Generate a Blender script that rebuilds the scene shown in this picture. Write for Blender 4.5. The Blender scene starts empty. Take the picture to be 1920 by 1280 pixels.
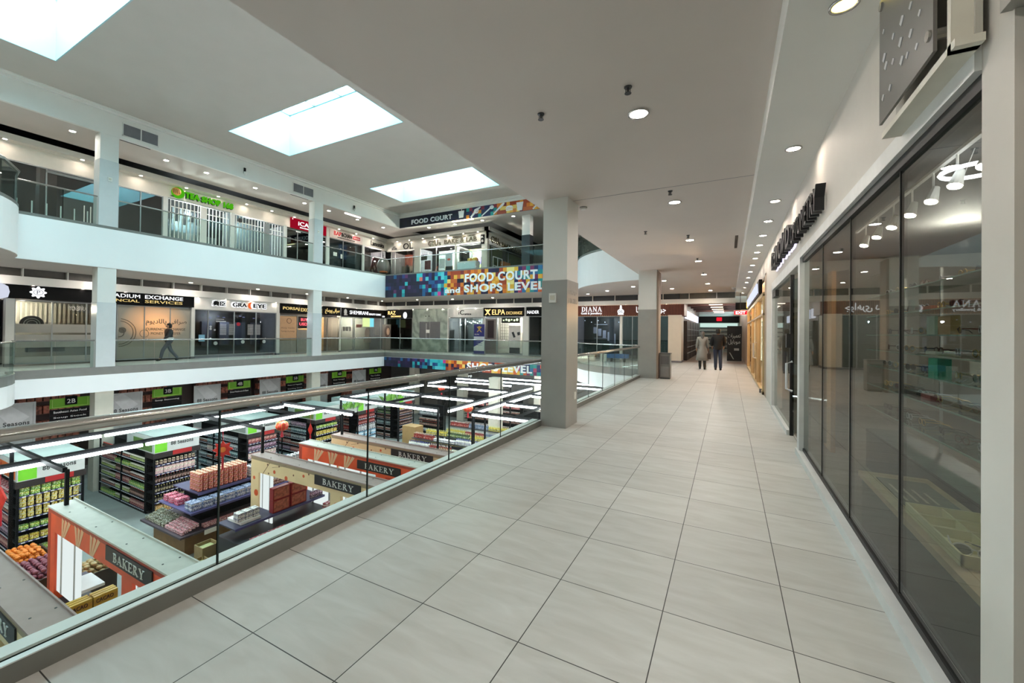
import bpy, math, random
from mathutils import Vector
sc = bpy.context.scene
# ------------------------------------------------------------------ camera
CAM = (0.0, 0.0, 1.54)
def _axes(y, p, r):
    F = Vector((math.sin(y), math.cos(y), 0)); R = Vector((math.cos(y), -math.sin(y), 0)); U = Vector((0, 0, 1))
    F2 = F*math.cos(p)+U*math.sin(p); U2 = U*math.cos(p)-F*math.sin(p)
    R3 = R*math.cos(r)+U2*math.sin(r); U3 = U2*math.cos(r)-R*math.sin(r)
    return R3, U3, F2
_R, _U, _F = _axes(-.4940, .0085, .0122)
cd = bpy.data.cameras.new('camera'); cam = bpy.data.objects.new('camera', cd); sc.collection.objects.link(cam)
from mathutils import Matrix
_m = Matrix((( _R.x, _U.x, -_F.x), (_R.y, _U.y, -_F.y), (_R.z, _U.z, -_F.z))).to_4x4()
_m.translation = Vector(CAM); cam.matrix_world = _m
cd.sensor_width = 36; cd.sensor_fit = 'HORIZONTAL'; cd.lens = 779.63/1920*36
cd.shift_x = 14.27/1920; cd.shift_y = -24.9/1920; cd.clip_start = .05; cd.clip_end = 200
sc.camera = cam
# ------------------------------------------------------------------ sky, exposure
SKY = 20.0
LK = 9.0      # strength of the shop and corridor lamps, added optician fill included
w = bpy.data.worlds.new('sky'); sc.world = w; w.use_nodes = True
bg = w.node_tree.nodes['Background']; bg.inputs[0].default_value = (.70, .93, 1.0, 1); bg.inputs[1].default_value = SKY
sc.view_settings.view_transform = 'Standard'; sc.view_settings.look = 'None'
sc.view_settings.exposure = 0.0; sc.view_settings.gamma = 1; sc.view_settings.use_curve_mapping = False
cy = sc.cycles
cy.max_bounces = 10; cy.diffuse_bounces = 5; cy.glossy_bounces = 4; cy.transmission_bounces = 4
cy.transparent_max_bounces = 32; cy.sample_clamp_indirect = 6; cy.sample_clamp_direct = 0
cy.caustics_reflective = False; cy.caustics_refractive = False
random.seed(7)
# skylights: four wells in the roof, each open to the sky through its own pane
SKX = (-18.05, -11.12); SKYL = ((-5.9, -3.1), (1.85, 4.56), (9.5, 12.2), (17.1, 19.9))
for a, b in SKYL:
    ld = bpy.data.lights.new('skylight_portal', 'AREA'); ld.shape = 'RECTANGLE'; ld.size = SKX[1]-SKX[0]; ld.size_y = b-a
    ld.cycles.is_portal = True
    lo = bpy.data.objects.new('skylight_portal', ld); sc.collection.objects.link(lo)
    lo.location = ((SKX[0]+SKX[1])/2, (a+b)/2, 11.45)
# ------------------------------------------------------------------ helpers
def lin(c):
    if isinstance(c, str): c = tuple(int(c[i:i+2], 16) for i in (0, 2, 4))
    return tuple((v/255/12.92 if v/255 <= .04045 else ((v/255+.055)/1.055)**2.4) for v in c)+(1,)
def pm(name, col, rough=.6, metal=0, var=.06, scale=6, bump=0, spec=.5):
    m = bpy.data.materials.new(name); m.use_nodes = True; nt = m.node_tree; b = nt.nodes['Principled BSDF']
    c = lin(col); b.inputs['Roughness'].default_value = rough; b.inputs['Metallic'].default_value = metal
    b.inputs['Specular IOR Level'].default_value = spec
    tc = nt.nodes.new('ShaderNodeTexCoord'); no = nt.nodes.new('ShaderNodeTexNoise'); no.inputs['Scale'].default_value = scale
    no.inputs['Detail'].default_value = 4
    rp = nt.nodes.new('ShaderNodeValToRGB'); rp.color_ramp.elements[0].position = .3; rp.color_ramp.elements[1].position = .7
    rp.color_ramp.elements[0].color = tuple(v*(1-var) for v in c[:3])+(1,); rp.color_ramp.elements[1].color = tuple(min(1, v*(1+var)) for v in c[:3])+(1,)
    nt.links.new(tc.outputs['Object'], no.inputs['Vector']); nt.links.new(no.outputs['Fac'], rp.inputs['Fac']); nt.links.new(rp.outputs['Color'], b.inputs['Base Color'])
    if bump:
        bn = nt.nodes.new('ShaderNodeBump'); bn.inputs['Strength'].default_value = bump; bn.inputs['Distance'].default_value = .01
        nt.links.new(no.outputs['Fac'], bn.inputs['Height']); nt.links.new(bn.outputs['Normal'], b.inputs['Normal'])
    return m
def em(name, col, s):
    m = bpy.data.materials.new(name); m.use_nodes = True; nt = m.node_tree; nt.nodes.clear()
    e = nt.nodes.new('ShaderNodeEmission'); e.inputs[0].default_value = lin(col); e.inputs[1].default_value = s
    o = nt.nodes.new('ShaderNodeOutputMaterial'); nt.links.new(e.outputs[0], o.inputs[0]); return m
def gl(name, tint, base=.03, k=1.0, rough=0.0, refl=(1, 1, 1, 1)):
    m = bpy.data.materials.new(name); m.use_nodes = True; nt = m.node_tree; nt.nodes.clear()
    t = nt.nodes.new('ShaderNodeBsdfTransparent'); t.inputs[0].default_value = lin(tint)
    g = nt.nodes.new('ShaderNodeBsdfGlossy'); g.inputs['Roughness'].default_value = rough; g.inputs['Color'].default_value = refl
    lw = nt.nodes.new('ShaderNodeLayerWeight'); lw.inputs[0].default_value = .5
    f = nt.nodes.new('ShaderNodeMath'); f.operation = 'POWER'; f.inputs[1].default_value = 4.5; nt.links.new(lw.outputs['Facing'], f.inputs[0])
    ma = nt.nodes.new('ShaderNodeMath'); ma.operation = 'MULTIPLY_ADD'; ma.inputs[1].default_value = k*.6; ma.inputs[2].default_value = base; ma.use_clamp = True
    mx = nt.nodes.new('ShaderNodeMixShader'); o = nt.nodes.new('ShaderNodeOutputMaterial')
    nt.links.new(f.outputs[0], ma.inputs[0]); nt.links.new(ma.outputs[0], mx.inputs[0]); nt.links.new(t.outputs[0], mx.inputs[1]); nt.links.new(g.outputs[0], mx.inputs[2]); nt.links.new(mx.outputs[0], o.inputs[0])
    return m
def link(o): sc.collection.objects.link(o); return o
def tag(o, label=None, cat=None, group=None, kind=None):
    if label: o['label'] = label
    if cat: o['category'] = cat
    if group: o['group'] = group
    if kind: o['kind'] = kind
    return o
def thing(name, loc, label, cat, group=None):
    o = bpy.data.objects.new(name, None); o.location = loc; o.empty_display_size = .1; link(o); return tag(o, label, cat, group)
class Fr:
    """a wall frame: point = o + U*u + Z*w + N*n"""
    def __init__(s, o, U, N, W=(0, 0, 1)): s.o = Vector(o); s.U = Vector(U); s.N = Vector(N); s.W = Vector(W)
    def p(s, u, w, n=0): return s.o+s.U*u+s.W*w+s.N*n
WORLD = Fr((0, 0, 0), (1, 0, 0), (0, 1, 0))
class MB:
    def __init__(s): s.v = []; s.f = []; s.m = []
    def add(s, vs, fs, m=0):
        b = len(s.v); s.v += [tuple(v) for v in vs]; s.f += [tuple(b+i for i in f) for f in fs]; s.m += [m]*len(fs); return s
    def fbox(s, F, u0, u1, w0, w1, n0, n1, m=0):
        vs = [F.p(u, w, n) for u in (u0, u1) for w in (w0, w1) for n in (n0, n1)]
        return s.add(vs, [(0, 1, 3, 2), (4, 6, 7, 5), (0, 4, 5, 1), (2, 3, 7, 6), (0, 2, 6, 4), (1, 5, 7, 3)], m)
    def box(s, x0, x1, y0, y1, z0, z1, m=0): return s.fbox(WORLD, x0, x1, z0, z1, y0, y1, m)
    def fpoly(s, F, pts, n0, n1, m=0):
        k = len(pts); vs = [F.p(u, w, n0) for u, w in pts]+[F.p(u, w, n1) for u, w in pts]
        fs = [tuple(range(k)), tuple(range(2*k-1, k-1, -1))]+[(i, (i+1) % k, k+(i+1) % k, k+i) for i in range(k)]
        return s.add(vs, fs, m)
    def prism(s, pts, z0, z1, m=0):
        k = len(pts); vs = [(x, y, z0) for x, y in pts]+[(x, y, z1) for x, y in pts]
        return s.add(vs, [tuple(range(k))[::-1], tuple(range(k, 2*k))]+[(i, (i+1) % k, k+(i+1) % k, k+i) for i in range(k)], m)
    def disc(s, F, u, w, r, n0, n1, seg=20, m=0, ry=None, a0=0, a1=360):
        return s.fpoly(F, [(u+r*math.cos(math.radians(a0+(a1-a0)*i/seg)), w+(ry or r)*math.sin(math.radians(a0+(a1-a0)*i/seg))) for i in range(seg if a1-a0 == 360 else seg+1)], n0, n1, m)
    def tube(s, path, r, seg=8, m=0, closed=False):
        P = [Vector(p) for p in path]; n = len(P); rings = []
        for i in range(n):
            d = (P[(i+1) % n]-P[i-1]) if closed else (P[min(i+1, n-1)]-P[max(i-1, 0)])
            d.normalize(); a = Vector((0, 0, 1)) if abs(d.z) < .9 else Vector((1, 0, 0))
            x = d.cross(a).normalized(); y = x.cross(d)
            rr = r[i] if isinstance(r, (list, tuple)) else r
            rings.append([P[i]+(x*math.cos(t)+y*math.sin(t))*rr for t in [2*math.pi*k/seg for k in range(seg)]])
        vs = [v for q in rings for v in q]; fs = []
        for i in range(n if closed else n-1):
            for k in range(seg):
                j = (i+1) % n; fs.append((i*seg+k, i*seg+(k+1) % seg, j*seg+(k+1) % seg, j*seg+k))
        if not closed: fs += [tuple(range(seg))[::-1], tuple((n-1)*seg+k for k in range(seg))]
        return s.add(vs, fs, m)
    def lathe(s, prof, seg=10, c=(0, 0, 0), m=0, caps=True):
        vs = [(c[0]+r*math.cos(2*math.pi*k/seg), c[1]+r*math.sin(2*math.pi*k/seg), c[2]+z) for r, z in prof for k in range(seg)]
        fs = [(i*seg+k, i*seg+(k+1) % seg, (i+1)*seg+(k+1) % seg, (i+1)*seg+k) for i in range(len(prof)-1) for k in range(seg)]
        if caps: fs += [tuple(range(seg))[::-1], tuple((len(prof)-1)*seg+k for k in range(seg))]
        return s.add(vs, fs, m)
    def strip(s, F, pts, n0, n1, m=0):
        L = []; Rr = []
        for i, (x, y, wd) in enumerate(pts):
            a = pts[max(i-1, 0)]; b = pts[min(i+1, len(pts)-1)]; d = Vector((b[0]-a[0], b[1]-a[1])); d.normalize()
            L.append((x-d.y*wd/2, y+d.x*wd/2)); Rr.append((x+d.y*wd/2, y-d.x*wd/2))
        return s.fpoly(F, L+Rr[::-1], n0, n1, m)
    def text(s, F, body, u0, u1, w0, w1, n0, n1, m=0, bold=0, shear=0):
        T = text_mesh(body, bold)
        if not T[0]: return s
        xs = [v[0] for v in T[0]]; ys = [v[1] for v in T[0]]; a, b, c, d = min(xs), max(xs), min(ys), max(ys)
        vs = [F.p(u0+(x-a)/(b-a)*(u1-u0)+shear*(y-c)/(d-c)*(w1-w0), w0+(y-c)/(d-c)*(w1-w0), n0 if z < 0 else n1) for x, y, z in T[0]]
        return s.add(vs, T[1], m)
    def serif(s, F, body, u0, u1, w0, w1, n0, n1, m=0):
        x = 0; H = w1-w0; tot = sum(SW[ch] for ch in body)+.08*(len(body)-1); k = (u1-u0)/tot
        for ch in body:
            for st in SG[ch]: s.strip(F, [(u0+(x+px)*k, w0+py*H, wd*H*.9) for px, py, wd in st], n0, n1, m)
            x += SW[ch]+.08
        return s
    def build(s, name, mats, parent=None, smooth=False, label=None, cat=None, group=None, kind=None, origin=None):
        me = bpy.data.meshes.new(name)
        if parent is not None: o3 = Vector(parent.location) + (Vector(parent.parent.location) if parent.parent else Vector((0, 0, 0)))
        elif origin is not None: o3 = Vector(origin)
        else:
            xs = [v[0] for v in s.v]; ys = [v[1] for v in s.v]; zs = [v[2] for v in s.v]
            o3 = Vector(((min(xs)+max(xs))/2, (min(ys)+max(ys))/2, min(zs)))
        me.from_pydata([(v[0]-o3.x, v[1]-o3.y, v[2]-o3.z) for v in s.v], [], s.f)
        mats = mats if isinstance(mats, (list, tuple)) else [mats]
        for mm in mats: me.materials.append(mm)
        if len(mats) > 1: me.polygons.foreach_set('material_index', s.m)
        if smooth: me.polygons.foreach_set('use_smooth', [True]*len(s.f))
        me.validate(); me.update()
        o = bpy.data.objects.new(name, me); link(o)
        if parent is not None: o.parent = parent
        else: o.location = o3
        return tag(o, label, cat, group, kind)
_tc = {}
def text_mesh(body, bold=0):
    if (body, bold) not in _tc:
        c = bpy.data.curves.new('lettering', 'FONT'); c.body = body; c.extrude = .02; c.resolution_u = 5 if bold >= 3 else 3; c.offset = 0 if 'M' in body else bold*.0105; c.space_character = 1+bold*.035
        o = bpy.data.objects.new('lettering', c); me = o.to_mesh()
        _tc[(body, bold)] = ([tuple(v.co) for v in me.vertices], [tuple(p.vertices) for p in me.polygons])
        o.to_mesh_clear(); bpy.data.objects.remove(o); bpy.data.curves.remove(c)
    return _tc[(body, bold)]
def arc(cx, cyy, rx, ry, a0, a1, w0, w1, n=8):
    return [(cx+rx*math.cos(math.radians(a0+(a1-a0)*i/n)), cyy+ry*math.sin(math.radians(a0+(a1-a0)*i/n)), w0+(w1-w0)*math.sin(math.pi*i/n)) for i in range(n+1)]
def _h(x0, x1, y, w=.045): return [(x0, y, w), (x1, y, w)]
_st = [(.2, 0, .16), (.2, 1, .16)]
SG = {'B': [_st, _h(.04, .3, .022), _h(.04, .3, .978), arc(.28, .75, .26, .23, 90, -90, .05, .15), arc(.28, .27, .32, .245, 90, -90, .05, .16)],
 'A': [[(.14, 0, .05), (.44, 1, .06)], [(.42, 1, .1), (.76, 0, .17)], _h(.24, .62, .33), _h(.02, .28, .022), _h(.58, .92, .022)],
 'K': [_st, _h(.04, .36, .022), _h(.04, .36, .978), [(.24, .42, .05), (.72, .98, .06)], [(.38, .56, .14), (.76, 0, .17)], _h(.58, .9, .978), _h(.6, .92, .022)],
 'E': [_st, _h(.04, .68, .022), _h(.04, .64, .978), _h(.2, .5, .5), [(.64, 1, .05), (.64, .76, .03)], [(.68, 0, .05), (.7, .26, .03)], [(.5, .4, .04), (.5, .6, .04)]],
 'R': [_st, _h(.04, .36, .022), _h(.04, .3, .978), arc(.28, .745, .27, .235, 90, -90, .05, .15), [(.36, .5, .14), (.76, 0, .17)], _h(.66, .9, .022)],
 'Y': [[(.14, 1, .15), (.44, .46, .15)], [(.76, 1, .05), (.46, .46, .06)], [(.45, 0, .16), (.45, .5, .16)], _h(.0, .32, .978), _h(.6, .9, .978), _h(.28, .62, .022)],
 'D': [_st, _h(.04, .36, .022), _h(.04, .36, .978), arc(.3, .5, .42, .478, 90, -90, .05, .17, 12)],
 'I': [_st, _h(.04, .36, .022), _h(.04, .36, .978)],
 'N': [[(.16, 0, .05), (.16, 1, .05)], [(.14, 1, .16), (.74, 0, .16)], [(.74, 0, .05), (.74, 1, .05)], _h(.02, .3, .022), _h(.0, .22, .978), _h(.6, .9, .978)]}
SW = {'B': .66, 'A': .92, 'K': .92, 'E': .74, 'R': .9, 'Y': .9, 'D': .8, 'I': .4, 'N': .9}
def pers(s):
    """join Arabic-script letters by hand (the font tool does no shaping): presentation forms, right to left"""
    D = {'ا': ('\uFE8D', '\uFE8E'), 'ر': ('\uFEAD', '\uFEAE'), 'د': ('\uFEA9', '\uFEAA'), 'و': ('\uFEED', '\uFEEE'), 'ژ': ('\uFB8A', '\uFB8B'),
         'ص': ('\uFEB9', '\uFEBA', '\uFEBB', '\uFEBC'), 'ف': ('\uFED1', '\uFED2', '\uFED3', '\uFED4'), 'ی': ('\uFEEF', '\uFEF0', '\uFEF3', '\uFEF4'), 'پ': ('\uFB56', '\uFB57', '\uFB58', '\uFB59'),
         'ل': ('\uFEDD', '\uFEDE', '\uFEDF', '\uFEE0'), 'م': ('\uFEE1', '\uFEE2', '\uFEE3', '\uFEE4'), 'س': ('\uFEB1', '\uFEB2', '\uFEB3', '\uFEB4'), 'ج': ('\uFE9D', '\uFE9E', '\uFE9F', '\uFEA0'),
         'ه': ('\uFEE9', '\uFEEA', '\uFEEB', '\uFEEC'), 'ن': ('\uFEE5', '\uFEE6', '\uFEE7', '\uFEE8'), 'ت': ('\uFE95', '\uFE96', '\uFE97', '\uFE98'), 'ع': ('\uFEC9', '\uFECA', '\uFECB', '\uFECC'), 'ب': ('\uFE8F', '\uFE90', '\uFE91', '\uFE92')}
    out = ''
    for i, ch in enumerate(s):
        if ch not in D: out += ch; continue
        pv = i > 0 and s[i-1] in D and len(D[s[i-1]]) == 4; nx = i+1 < len(s) and s[i+1] in D and len(D[ch]) == 4
        f = D[ch]; out += f[(3 if pv and nx else 1 if pv else 2 if nx else 0)]
    return out[::-1]
ORD = 'first second third fourth fifth sixth seventh eighth ninth tenth eleventh twelfth thirteenth fourteenth fifteenth sixteenth seventeenth eighteenth nineteenth twentieth'.split()
def inst(me, name, loc, rz=0, label=None, cat=None, group=None, s=None, parent=None):
    o = bpy.data.objects.new(name, me); o.location = loc; o.rotation_euler.z = rz; link(o)
    if s: o.scale = (s, s, s) if not isinstance(s, tuple) else s
    if parent: o.parent = parent
    return tag(o, label, cat, group)
def proto(mb, name, mats, smooth=False):
    o = mb.build(name, mats, smooth=smooth, origin=(0, 0, 0)); me = o.data; bpy.data.objects.remove(o); return me
# ------------------------------------------------------------------ materials
WHITE = pm('white_paint', 'e6e4de', .7, var=.015, scale=2)
CEIL = pm('ceiling_paint', 'cfc5bd', .85, var=.02, scale=1.2)
ROOFC = pm('roof_ceiling_paint', 'c2bbb3', .85, var=.02, scale=1.2)
FASC = pm('fascia_paint', 'f6f6f4', .5, var=.01, scale=1)
STEEL = pm('brushed_steel', 'bdbab6', .24, metal=.85, var=.01, scale=2)
KERB = pm('kerb_grey', '7b7b76', .45, metal=.3, var=.05, scale=4)
BLACK = pm('black_matt', '0c0c0d', .5, var=.1)
DGREY = pm('dark_grey', '35363a', .5, var=.1)
MGREY = pm('mid_grey', '77767a', .6, var=.05)
GOLD = pm('gold', 'd8b25a', .35, metal=.6)
WOODD = pm('dark_red_wood', '5a2a1c', .5, var=.25, scale=8)
CONC = pm('market_floor_concrete', '8d928e', .55, var=.16, scale=1.6)
CREAMP = pm('cream_pillar', 'cfc8b8', .7, var=.03)
EMW = em('white_lit', 'ffffff', 2.2); EMG = em('gold_lit', 'ffd98a', 1.6)
LENS = em('downlight_lens', 'fff6ec', 420); LENSN = em('small_downlight_lens', 'ffeedd', 120); TUBE = em('led_tube_glow', 'f8fbff', 31)
BAL = gl('balustrade_glass', 'ecf5f3', .02, .9)
BALN = gl('near_balustrade_glass', 'f6fbfa', .006, .6)
def tiles():
    m = bpy.data.materials.new('porcelain_floor_tile'); m.use_nodes = True; nt = m.node_tree; b = nt.nodes['Principled BSDF']; N = nt.nodes.new; L = nt.links.new
    g = N('ShaderNodeNewGeometry'); mp = N('ShaderNodeMapping'); mp.inputs['Location'].default_value = (-.29+.6*50, -.0713+.6*50, 0)
    L(g.outputs['Position'], mp.inputs[0])
    br = N('ShaderNodeTexBrick'); br.offset = 0; br.squash = 1; br.inputs['Scale'].default_value = 1; br.inputs['Brick Width'].default_value = .6; br.inputs['Row Height'].default_value = .6
    br.inputs['Mortar Size'].default_value = .0028; br.inputs['Mortar Smooth'].default_value = .1; br.inputs['Bias'].default_value = 0
    br.inputs['Color1'].default_value = lin('c0bfbb'); br.inputs['Color2'].default_value = lin('cbcac6'); br.inputs['Mortar'].default_value = lin('33312e')
    L(mp.outputs[0], br.inputs['Vector'])
    n1 = N('ShaderNodeTexNoise'); n1.inputs['Scale'].default_value = 1.0; n1.inputs['Detail'].default_value = 12; n1.inputs['Distortion'].default_value = .6
    m2 = N('ShaderNodeMapping'); m2.inputs['Scale'].default_value = (2.6, 11, 1); m2.inputs['Rotation'].default_value = (0, 0, .35); L(g.outputs['Position'], m2.inputs[0]); L(m2.outputs[0], n1.inputs['Vector'])
    rp = N('ShaderNodeValToRGB'); rp.color_ramp.elements[0].position = .3; rp.color_ramp.elements[1].position = .75
    rp.color_ramp.elements[0].color = (.82, .81, .79, 1); rp.color_ramp.elements[1].color = (1, 1, 1, 1); L(n1.outputs['Fac'], rp.inputs[0])
    mx = N('ShaderNodeMixRGB'); mx.blend_type = 'MULTIPLY'; mx.inputs[0].default_value = 1; L(br.outputs['Color'], mx.inputs[1]); L(rp.outputs[0], mx.inputs[2]); L(mx.outputs[0], b.inputs['Base Color'])
    b.inputs['Roughness'].default_value = .42; b.inputs['Specular IOR Level'].default_value = .4
    return m
TILE = tiles()
def wallcolumn():
    m = pm('column_tile_grey', '9c9a95', .3, var=.05, scale=3); nt = m.node_tree; b = nt.nodes['Principled BSDF']
    g = nt.nodes.new('ShaderNodeNewGeometry'); wv = nt.nodes.new('ShaderNodeTexNoise'); mp = nt.nodes.new('ShaderNodeMapping'); mp.inputs['Scale'].default_value = (1, 1, 30)
    nt.links.new(g.outputs['Position'], mp.inputs[0]); nt.links.new(mp.outputs[0], wv.inputs['Vector']); wv.inputs['Scale'].default_value = 1.5
    bn = nt.nodes.new('ShaderNodeBump'); bn.inputs['Strength'].default_value = .08; nt.links.new(wv.outputs['Fac'], bn.inputs['Height']); nt.links.new(bn.outputs[0], b.inputs['Normal'])
    return m
CTILE = wallcolumn()
CLT = pm('column_tile_pale', 'd2d4d3', .2, var=.02)
def marble():
    m = bpy.data.materials.new('green_marble_wallpaper'); m.use_nodes = True; nt = m.node_tree; b = nt.nodes['Principled BSDF']; N = nt.nodes.new; L = nt.links.new
    tc = N('ShaderNodeTexCoord'); wv = N('ShaderNodeTexWave'); wv.wave_type = 'BANDS'; wv.bands_direction = 'DIAGONAL'; wv.inputs['Scale'].default_value = .5; wv.inputs['Distortion'].default_value = 22; wv.inputs['Detail'].default_value = 5; wv.inputs['Detail Scale'].default_value = .8
    rp = N('ShaderNodeValToRGB'); e = rp.color_ramp.elements; e[0].color = lin('848f86'); e[1].color = lin('a9b3a8'); x = rp.color_ramp.elements.new(.5); x.color = lin('9ba69b')
    L(tc.outputs['Object'], wv.inputs[0]); L(wv.outputs[0], rp.inputs[0]); L(rp.outputs[0], b.inputs['Base Color']); b.inputs['Roughness'].default_value = .5; return m
MARB = marble()
# ================================================================== the building
XL, YF, XE = -20.4, 20.9, -2.95            # atrium: left edge, far edge, our edge of the slab above
XWL, YWF, XWR = -23.8, 24.4, .82           # shop walls: left, far, right
Z1, ZC, Z3, ZS, ZR = -4.5, 3.73, 5.2, 8.72, 9.6
S = dict(kind='structure')
def cpts(cx, cyy, r, a0, a1, n=16): return [(cx+r*math.cos(math.radians(a0+(a1-a0)*i/n)), cyy+r*math.sin(math.radians(a0+(a1-a0)*i/n))) for i in range(n+1)]
def edge(xe):   # outline of the atrium opening, from our side round to the near end on the left
    c1 = [p for p in cpts(-2.6, 22.1, 4.5, 262, 180, 18) if p[0] < xe and p[1] < YF]
    c2 = [p for p in cpts(-20.5, 0, 4.3, 88, 0, 14)]
    return [(xe, -8), (xe, c1[0][1])]+c1+[(-6.94, YF), (XL, YF), (XL, 4.3)]+c2[0:]+[(-16.2, -8)], c1, c2
E3, A3, B3 = edge(XE); E2, A2, B2 = edge(-2.83)
def wall_strip(path, z0, z1, t, name, mat, **k):
    """vertical strip along a path, thickness t away from the opening"""
    mb = MB()
    for (x0, y0), (x1, y1) in zip(path[:-1], path[1:]):
        d = Vector((x1-x0, y1-y0)); L = d.length
        if L < 1e-4: continue
        d /= L; n = Vector((d.y, -d.x))
        F = Fr((x0, y0, 0), (d.x, d.y, 0), (n.x, n.y, 0)); mb.fbox(F, 0, L, z0, z1, -.006, t)
    return mb.build(name, mat, **k)
# --- floor of our level (tiles), galleries left and far, corner pieces
mb = MB()
mb.box(-2.83, XWR+.1, -8, 24.9, -.2, 0)
mb.box(XWL, XL, -8, YWF, -.2, 0); mb.box(XL, -2.83, YF, YWF, -.2, 0)
mb.prism([(-2.83, YF)]+[(-6.94, YF)]+A2[::-1], -.2, 0)
mb.prism([(-20.4, -8), (-16.2, -8)]+B2[::-1]+[(XL, 4.3)], -.2, 0)
floor = mb.build('floor', TILE, **S)
mb = MB(); mb.box(-2.83, XWR, -8, YF, -.8, -.2); mb.box(XWL, XL, -8, YWF, -.84, -.2); mb.box(XL, XWR, YF, YWF, -.84, -.2)
mb.prism([(-2.83, YF)]+[(-6.94, YF)]+A2[::-1], -.8, -.2); mb.prism([(-20.4, -8), (-16.2, -8)]+B2[::-1]+[(XL, 4.3)], -.8, -.2)
mb.build('ceiling_lower', WHITE, **S)
# slab above us / above the galleries
mb = MB(); mb.box(XE, .33, -8, 24.4, ZC, Z3-.02)
mb.box(XWL+.02, XL, -8, YWF, ZC, Z3-.02); mb.box(XL, XE, YF, YWF, ZC, Z3-.02)
mb.prism([(XE, YF), (-6.94, YF)]+A3[::-1], ZC, Z3-.02); mb.prism([(-20.4, -8), (-16.2, -8)]+B3[::-1]+[(XL, 4.3)], ZC, Z3-.02)
mb.build('ceiling', CEIL, **S)
mb = MB(); mb.box(.3, .33, -8, 24.4, 3.5, ZC); mb.box(.33, 1.2, -8, 24.4, 3.5, 3.6); mb.box(.33, 1.2, -8, 24.4, 3.6, Z3)
mb.build('ceiling_dropped_strip', WHITE, **S)
mb = MB(); mb.box(-2.4, .3, 6.605, 6.615, ZC-.002, ZC+.01); mb.build('trim_ceiling_joint', MGREY, **S)
# white fascias of the two galleries
wall_strip(E3, ZC+.012, Z3, .12, 'trim_fascia_upper', FASC, **S)
wall_strip(E2[1:], -.86, -.23, .12, 'trim_fascia_lower', FASC, **S)
wall_strip(E2[1:], -.23, .06, .14, 'trim_kerb_lower', KERB, **S)
wall_strip(E3, Z3, Z3+.1, .1, 'trim_kerb_upper', KERB, **S)
mb = MB(); mb.box(-2.86, -2.83, -8, 16.9, -.8, .02); mb.build('trim_slab_edge', FASC, **S)
# roof with its skylight wells
mb = MB(); x0, x1 = SKX
mb.box(XL, x0, -8, 22.1, ZR, ZR+.2); mb.box(x1, 2, -8, 22.1, ZR, ZR+.2)
ys = [-8]+[v for s in SKYL for v in s]+[22.1]
for a, b in zip(ys[::2], ys[1::2]): mb.box(x0, x1, a, b, ZR, ZR+.2)
mb.build('ceiling_roof', ROOFC, **S)
WELL = pm('skylight_well_paint', 'a9c9cd', .7, var=.01)
for i, (a, b) in enumerate(SKYL):
    mb = MB(); e = .015; mb.box(x0-.02, x0+e, a-.02, b+.02, ZR-.004, 11.55); mb.box(x1-e, x1+.02, a-.02, b+.02, ZR-.004, 11.55); mb.box(x0+e, x1-e, a-.02, a+e, ZR-.004, 11.55); mb.box(x0+e, x1-e, b-e, b+.02, ZR-.004, 11.55)
    mb.build('ceiling_skylight_well', WELL, **S)
    mb = MB()
    for yy in (a, b-.06, (a+b)/2): mb.box(x0, x1, yy, yy+.05, 11.46, 11.54)
    for k in range(5): xx = x0+(x1-x0-.05)*k/4; mb.box(xx, xx+.05, a, b, 11.46, 11.54)
    wo = mb.build('window_%d' % (i+1), pm('skylight_bar', '7c9a9c', .5), **S)
    m2 = MB(); m2.box(x0, x1, a, b, 11.49, 11.5); m2.build('window_pane', gl('skylight_glass', 'f4fbfc', .02, .5), parent=wo)
# roof outside the atrium + soffit of the top level, its fascia
mb = MB(); mb.box(-22.85, XL-.06, -8, 48, ZS, ZS+.1); mb.box(XL-.06, 2, 22.16, 23.5, ZS, ZS+.1); mb.box(-13.7, 2, 23.5, 32, ZS, ZS+.1)
mb.build('ceiling_top_gallery', CEIL, **S)
mb = MB(); mb.box(-26, XL-.06, -8, 22.16, 9.3, 9.45); mb.box(-26, 2, 22.16, 48, 9.3, 9.45); mb.build('ceiling_void', BLACK, **S)
mb = MB(); mb.box(XL-.12, XL, -8, 22.1, ZS-.006, ZR+.1); mb.box(XL-.12, 2, 22.1, 22.22, ZS-.006, ZR+.1); mb.build('trim_fascia_top', WHITE, **S)
mb = MB(); mb.box(XL, XL+.12, -8, 22.1, ZR-.1, ZR); mb.box(XL, XL+.3, -8, 22.1, ZR-.03, ZR); mb.box(XL, 2, 21.98, 22.1, ZR-.1, ZR); mb.box(XL, 2, 21.8, 22.1, ZR-.03, ZR); mb.build('trim_cornice', WHITE, **S)
# outer shell
OUT = pm('unseen_shell_paint', '8a8883', .9)
mb = MB(); mb.box(-26.2, -26, -8, 48, Z1, 9.4); mb.build('wall_left', OUT, **S)
mb = MB(); mb.box(-26, 7, -8.2, -8, Z1, 9.8); mb.build('wall_near', WHITE, **S)
mb = MB(); mb.box(-26, 7, 41, 41.2, Z1, 9.4); mb.box(-14.5, 2, 32, 32.2, Z3, ZS+.1); mb.build('wall_far', pm('far_wall', 'b9b6b0', .8), **S)
mb = MB(); mb.box(2, 2.2, -8, 48, Z3, 9.8); mb.box(2.0, 2.2, -8, 48, Z1, -.2); mb.build('wall_right', WHITE, **S)
mb = MB(); mb.box(XL-3.4, 2, 22.2, 41, Z3-.4, Z3-.02); mb.box(-26, XWL+.02, -8, 41, Z3-.4, Z3-.02); mb.build('floor_upper', CONC, **S)
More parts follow.
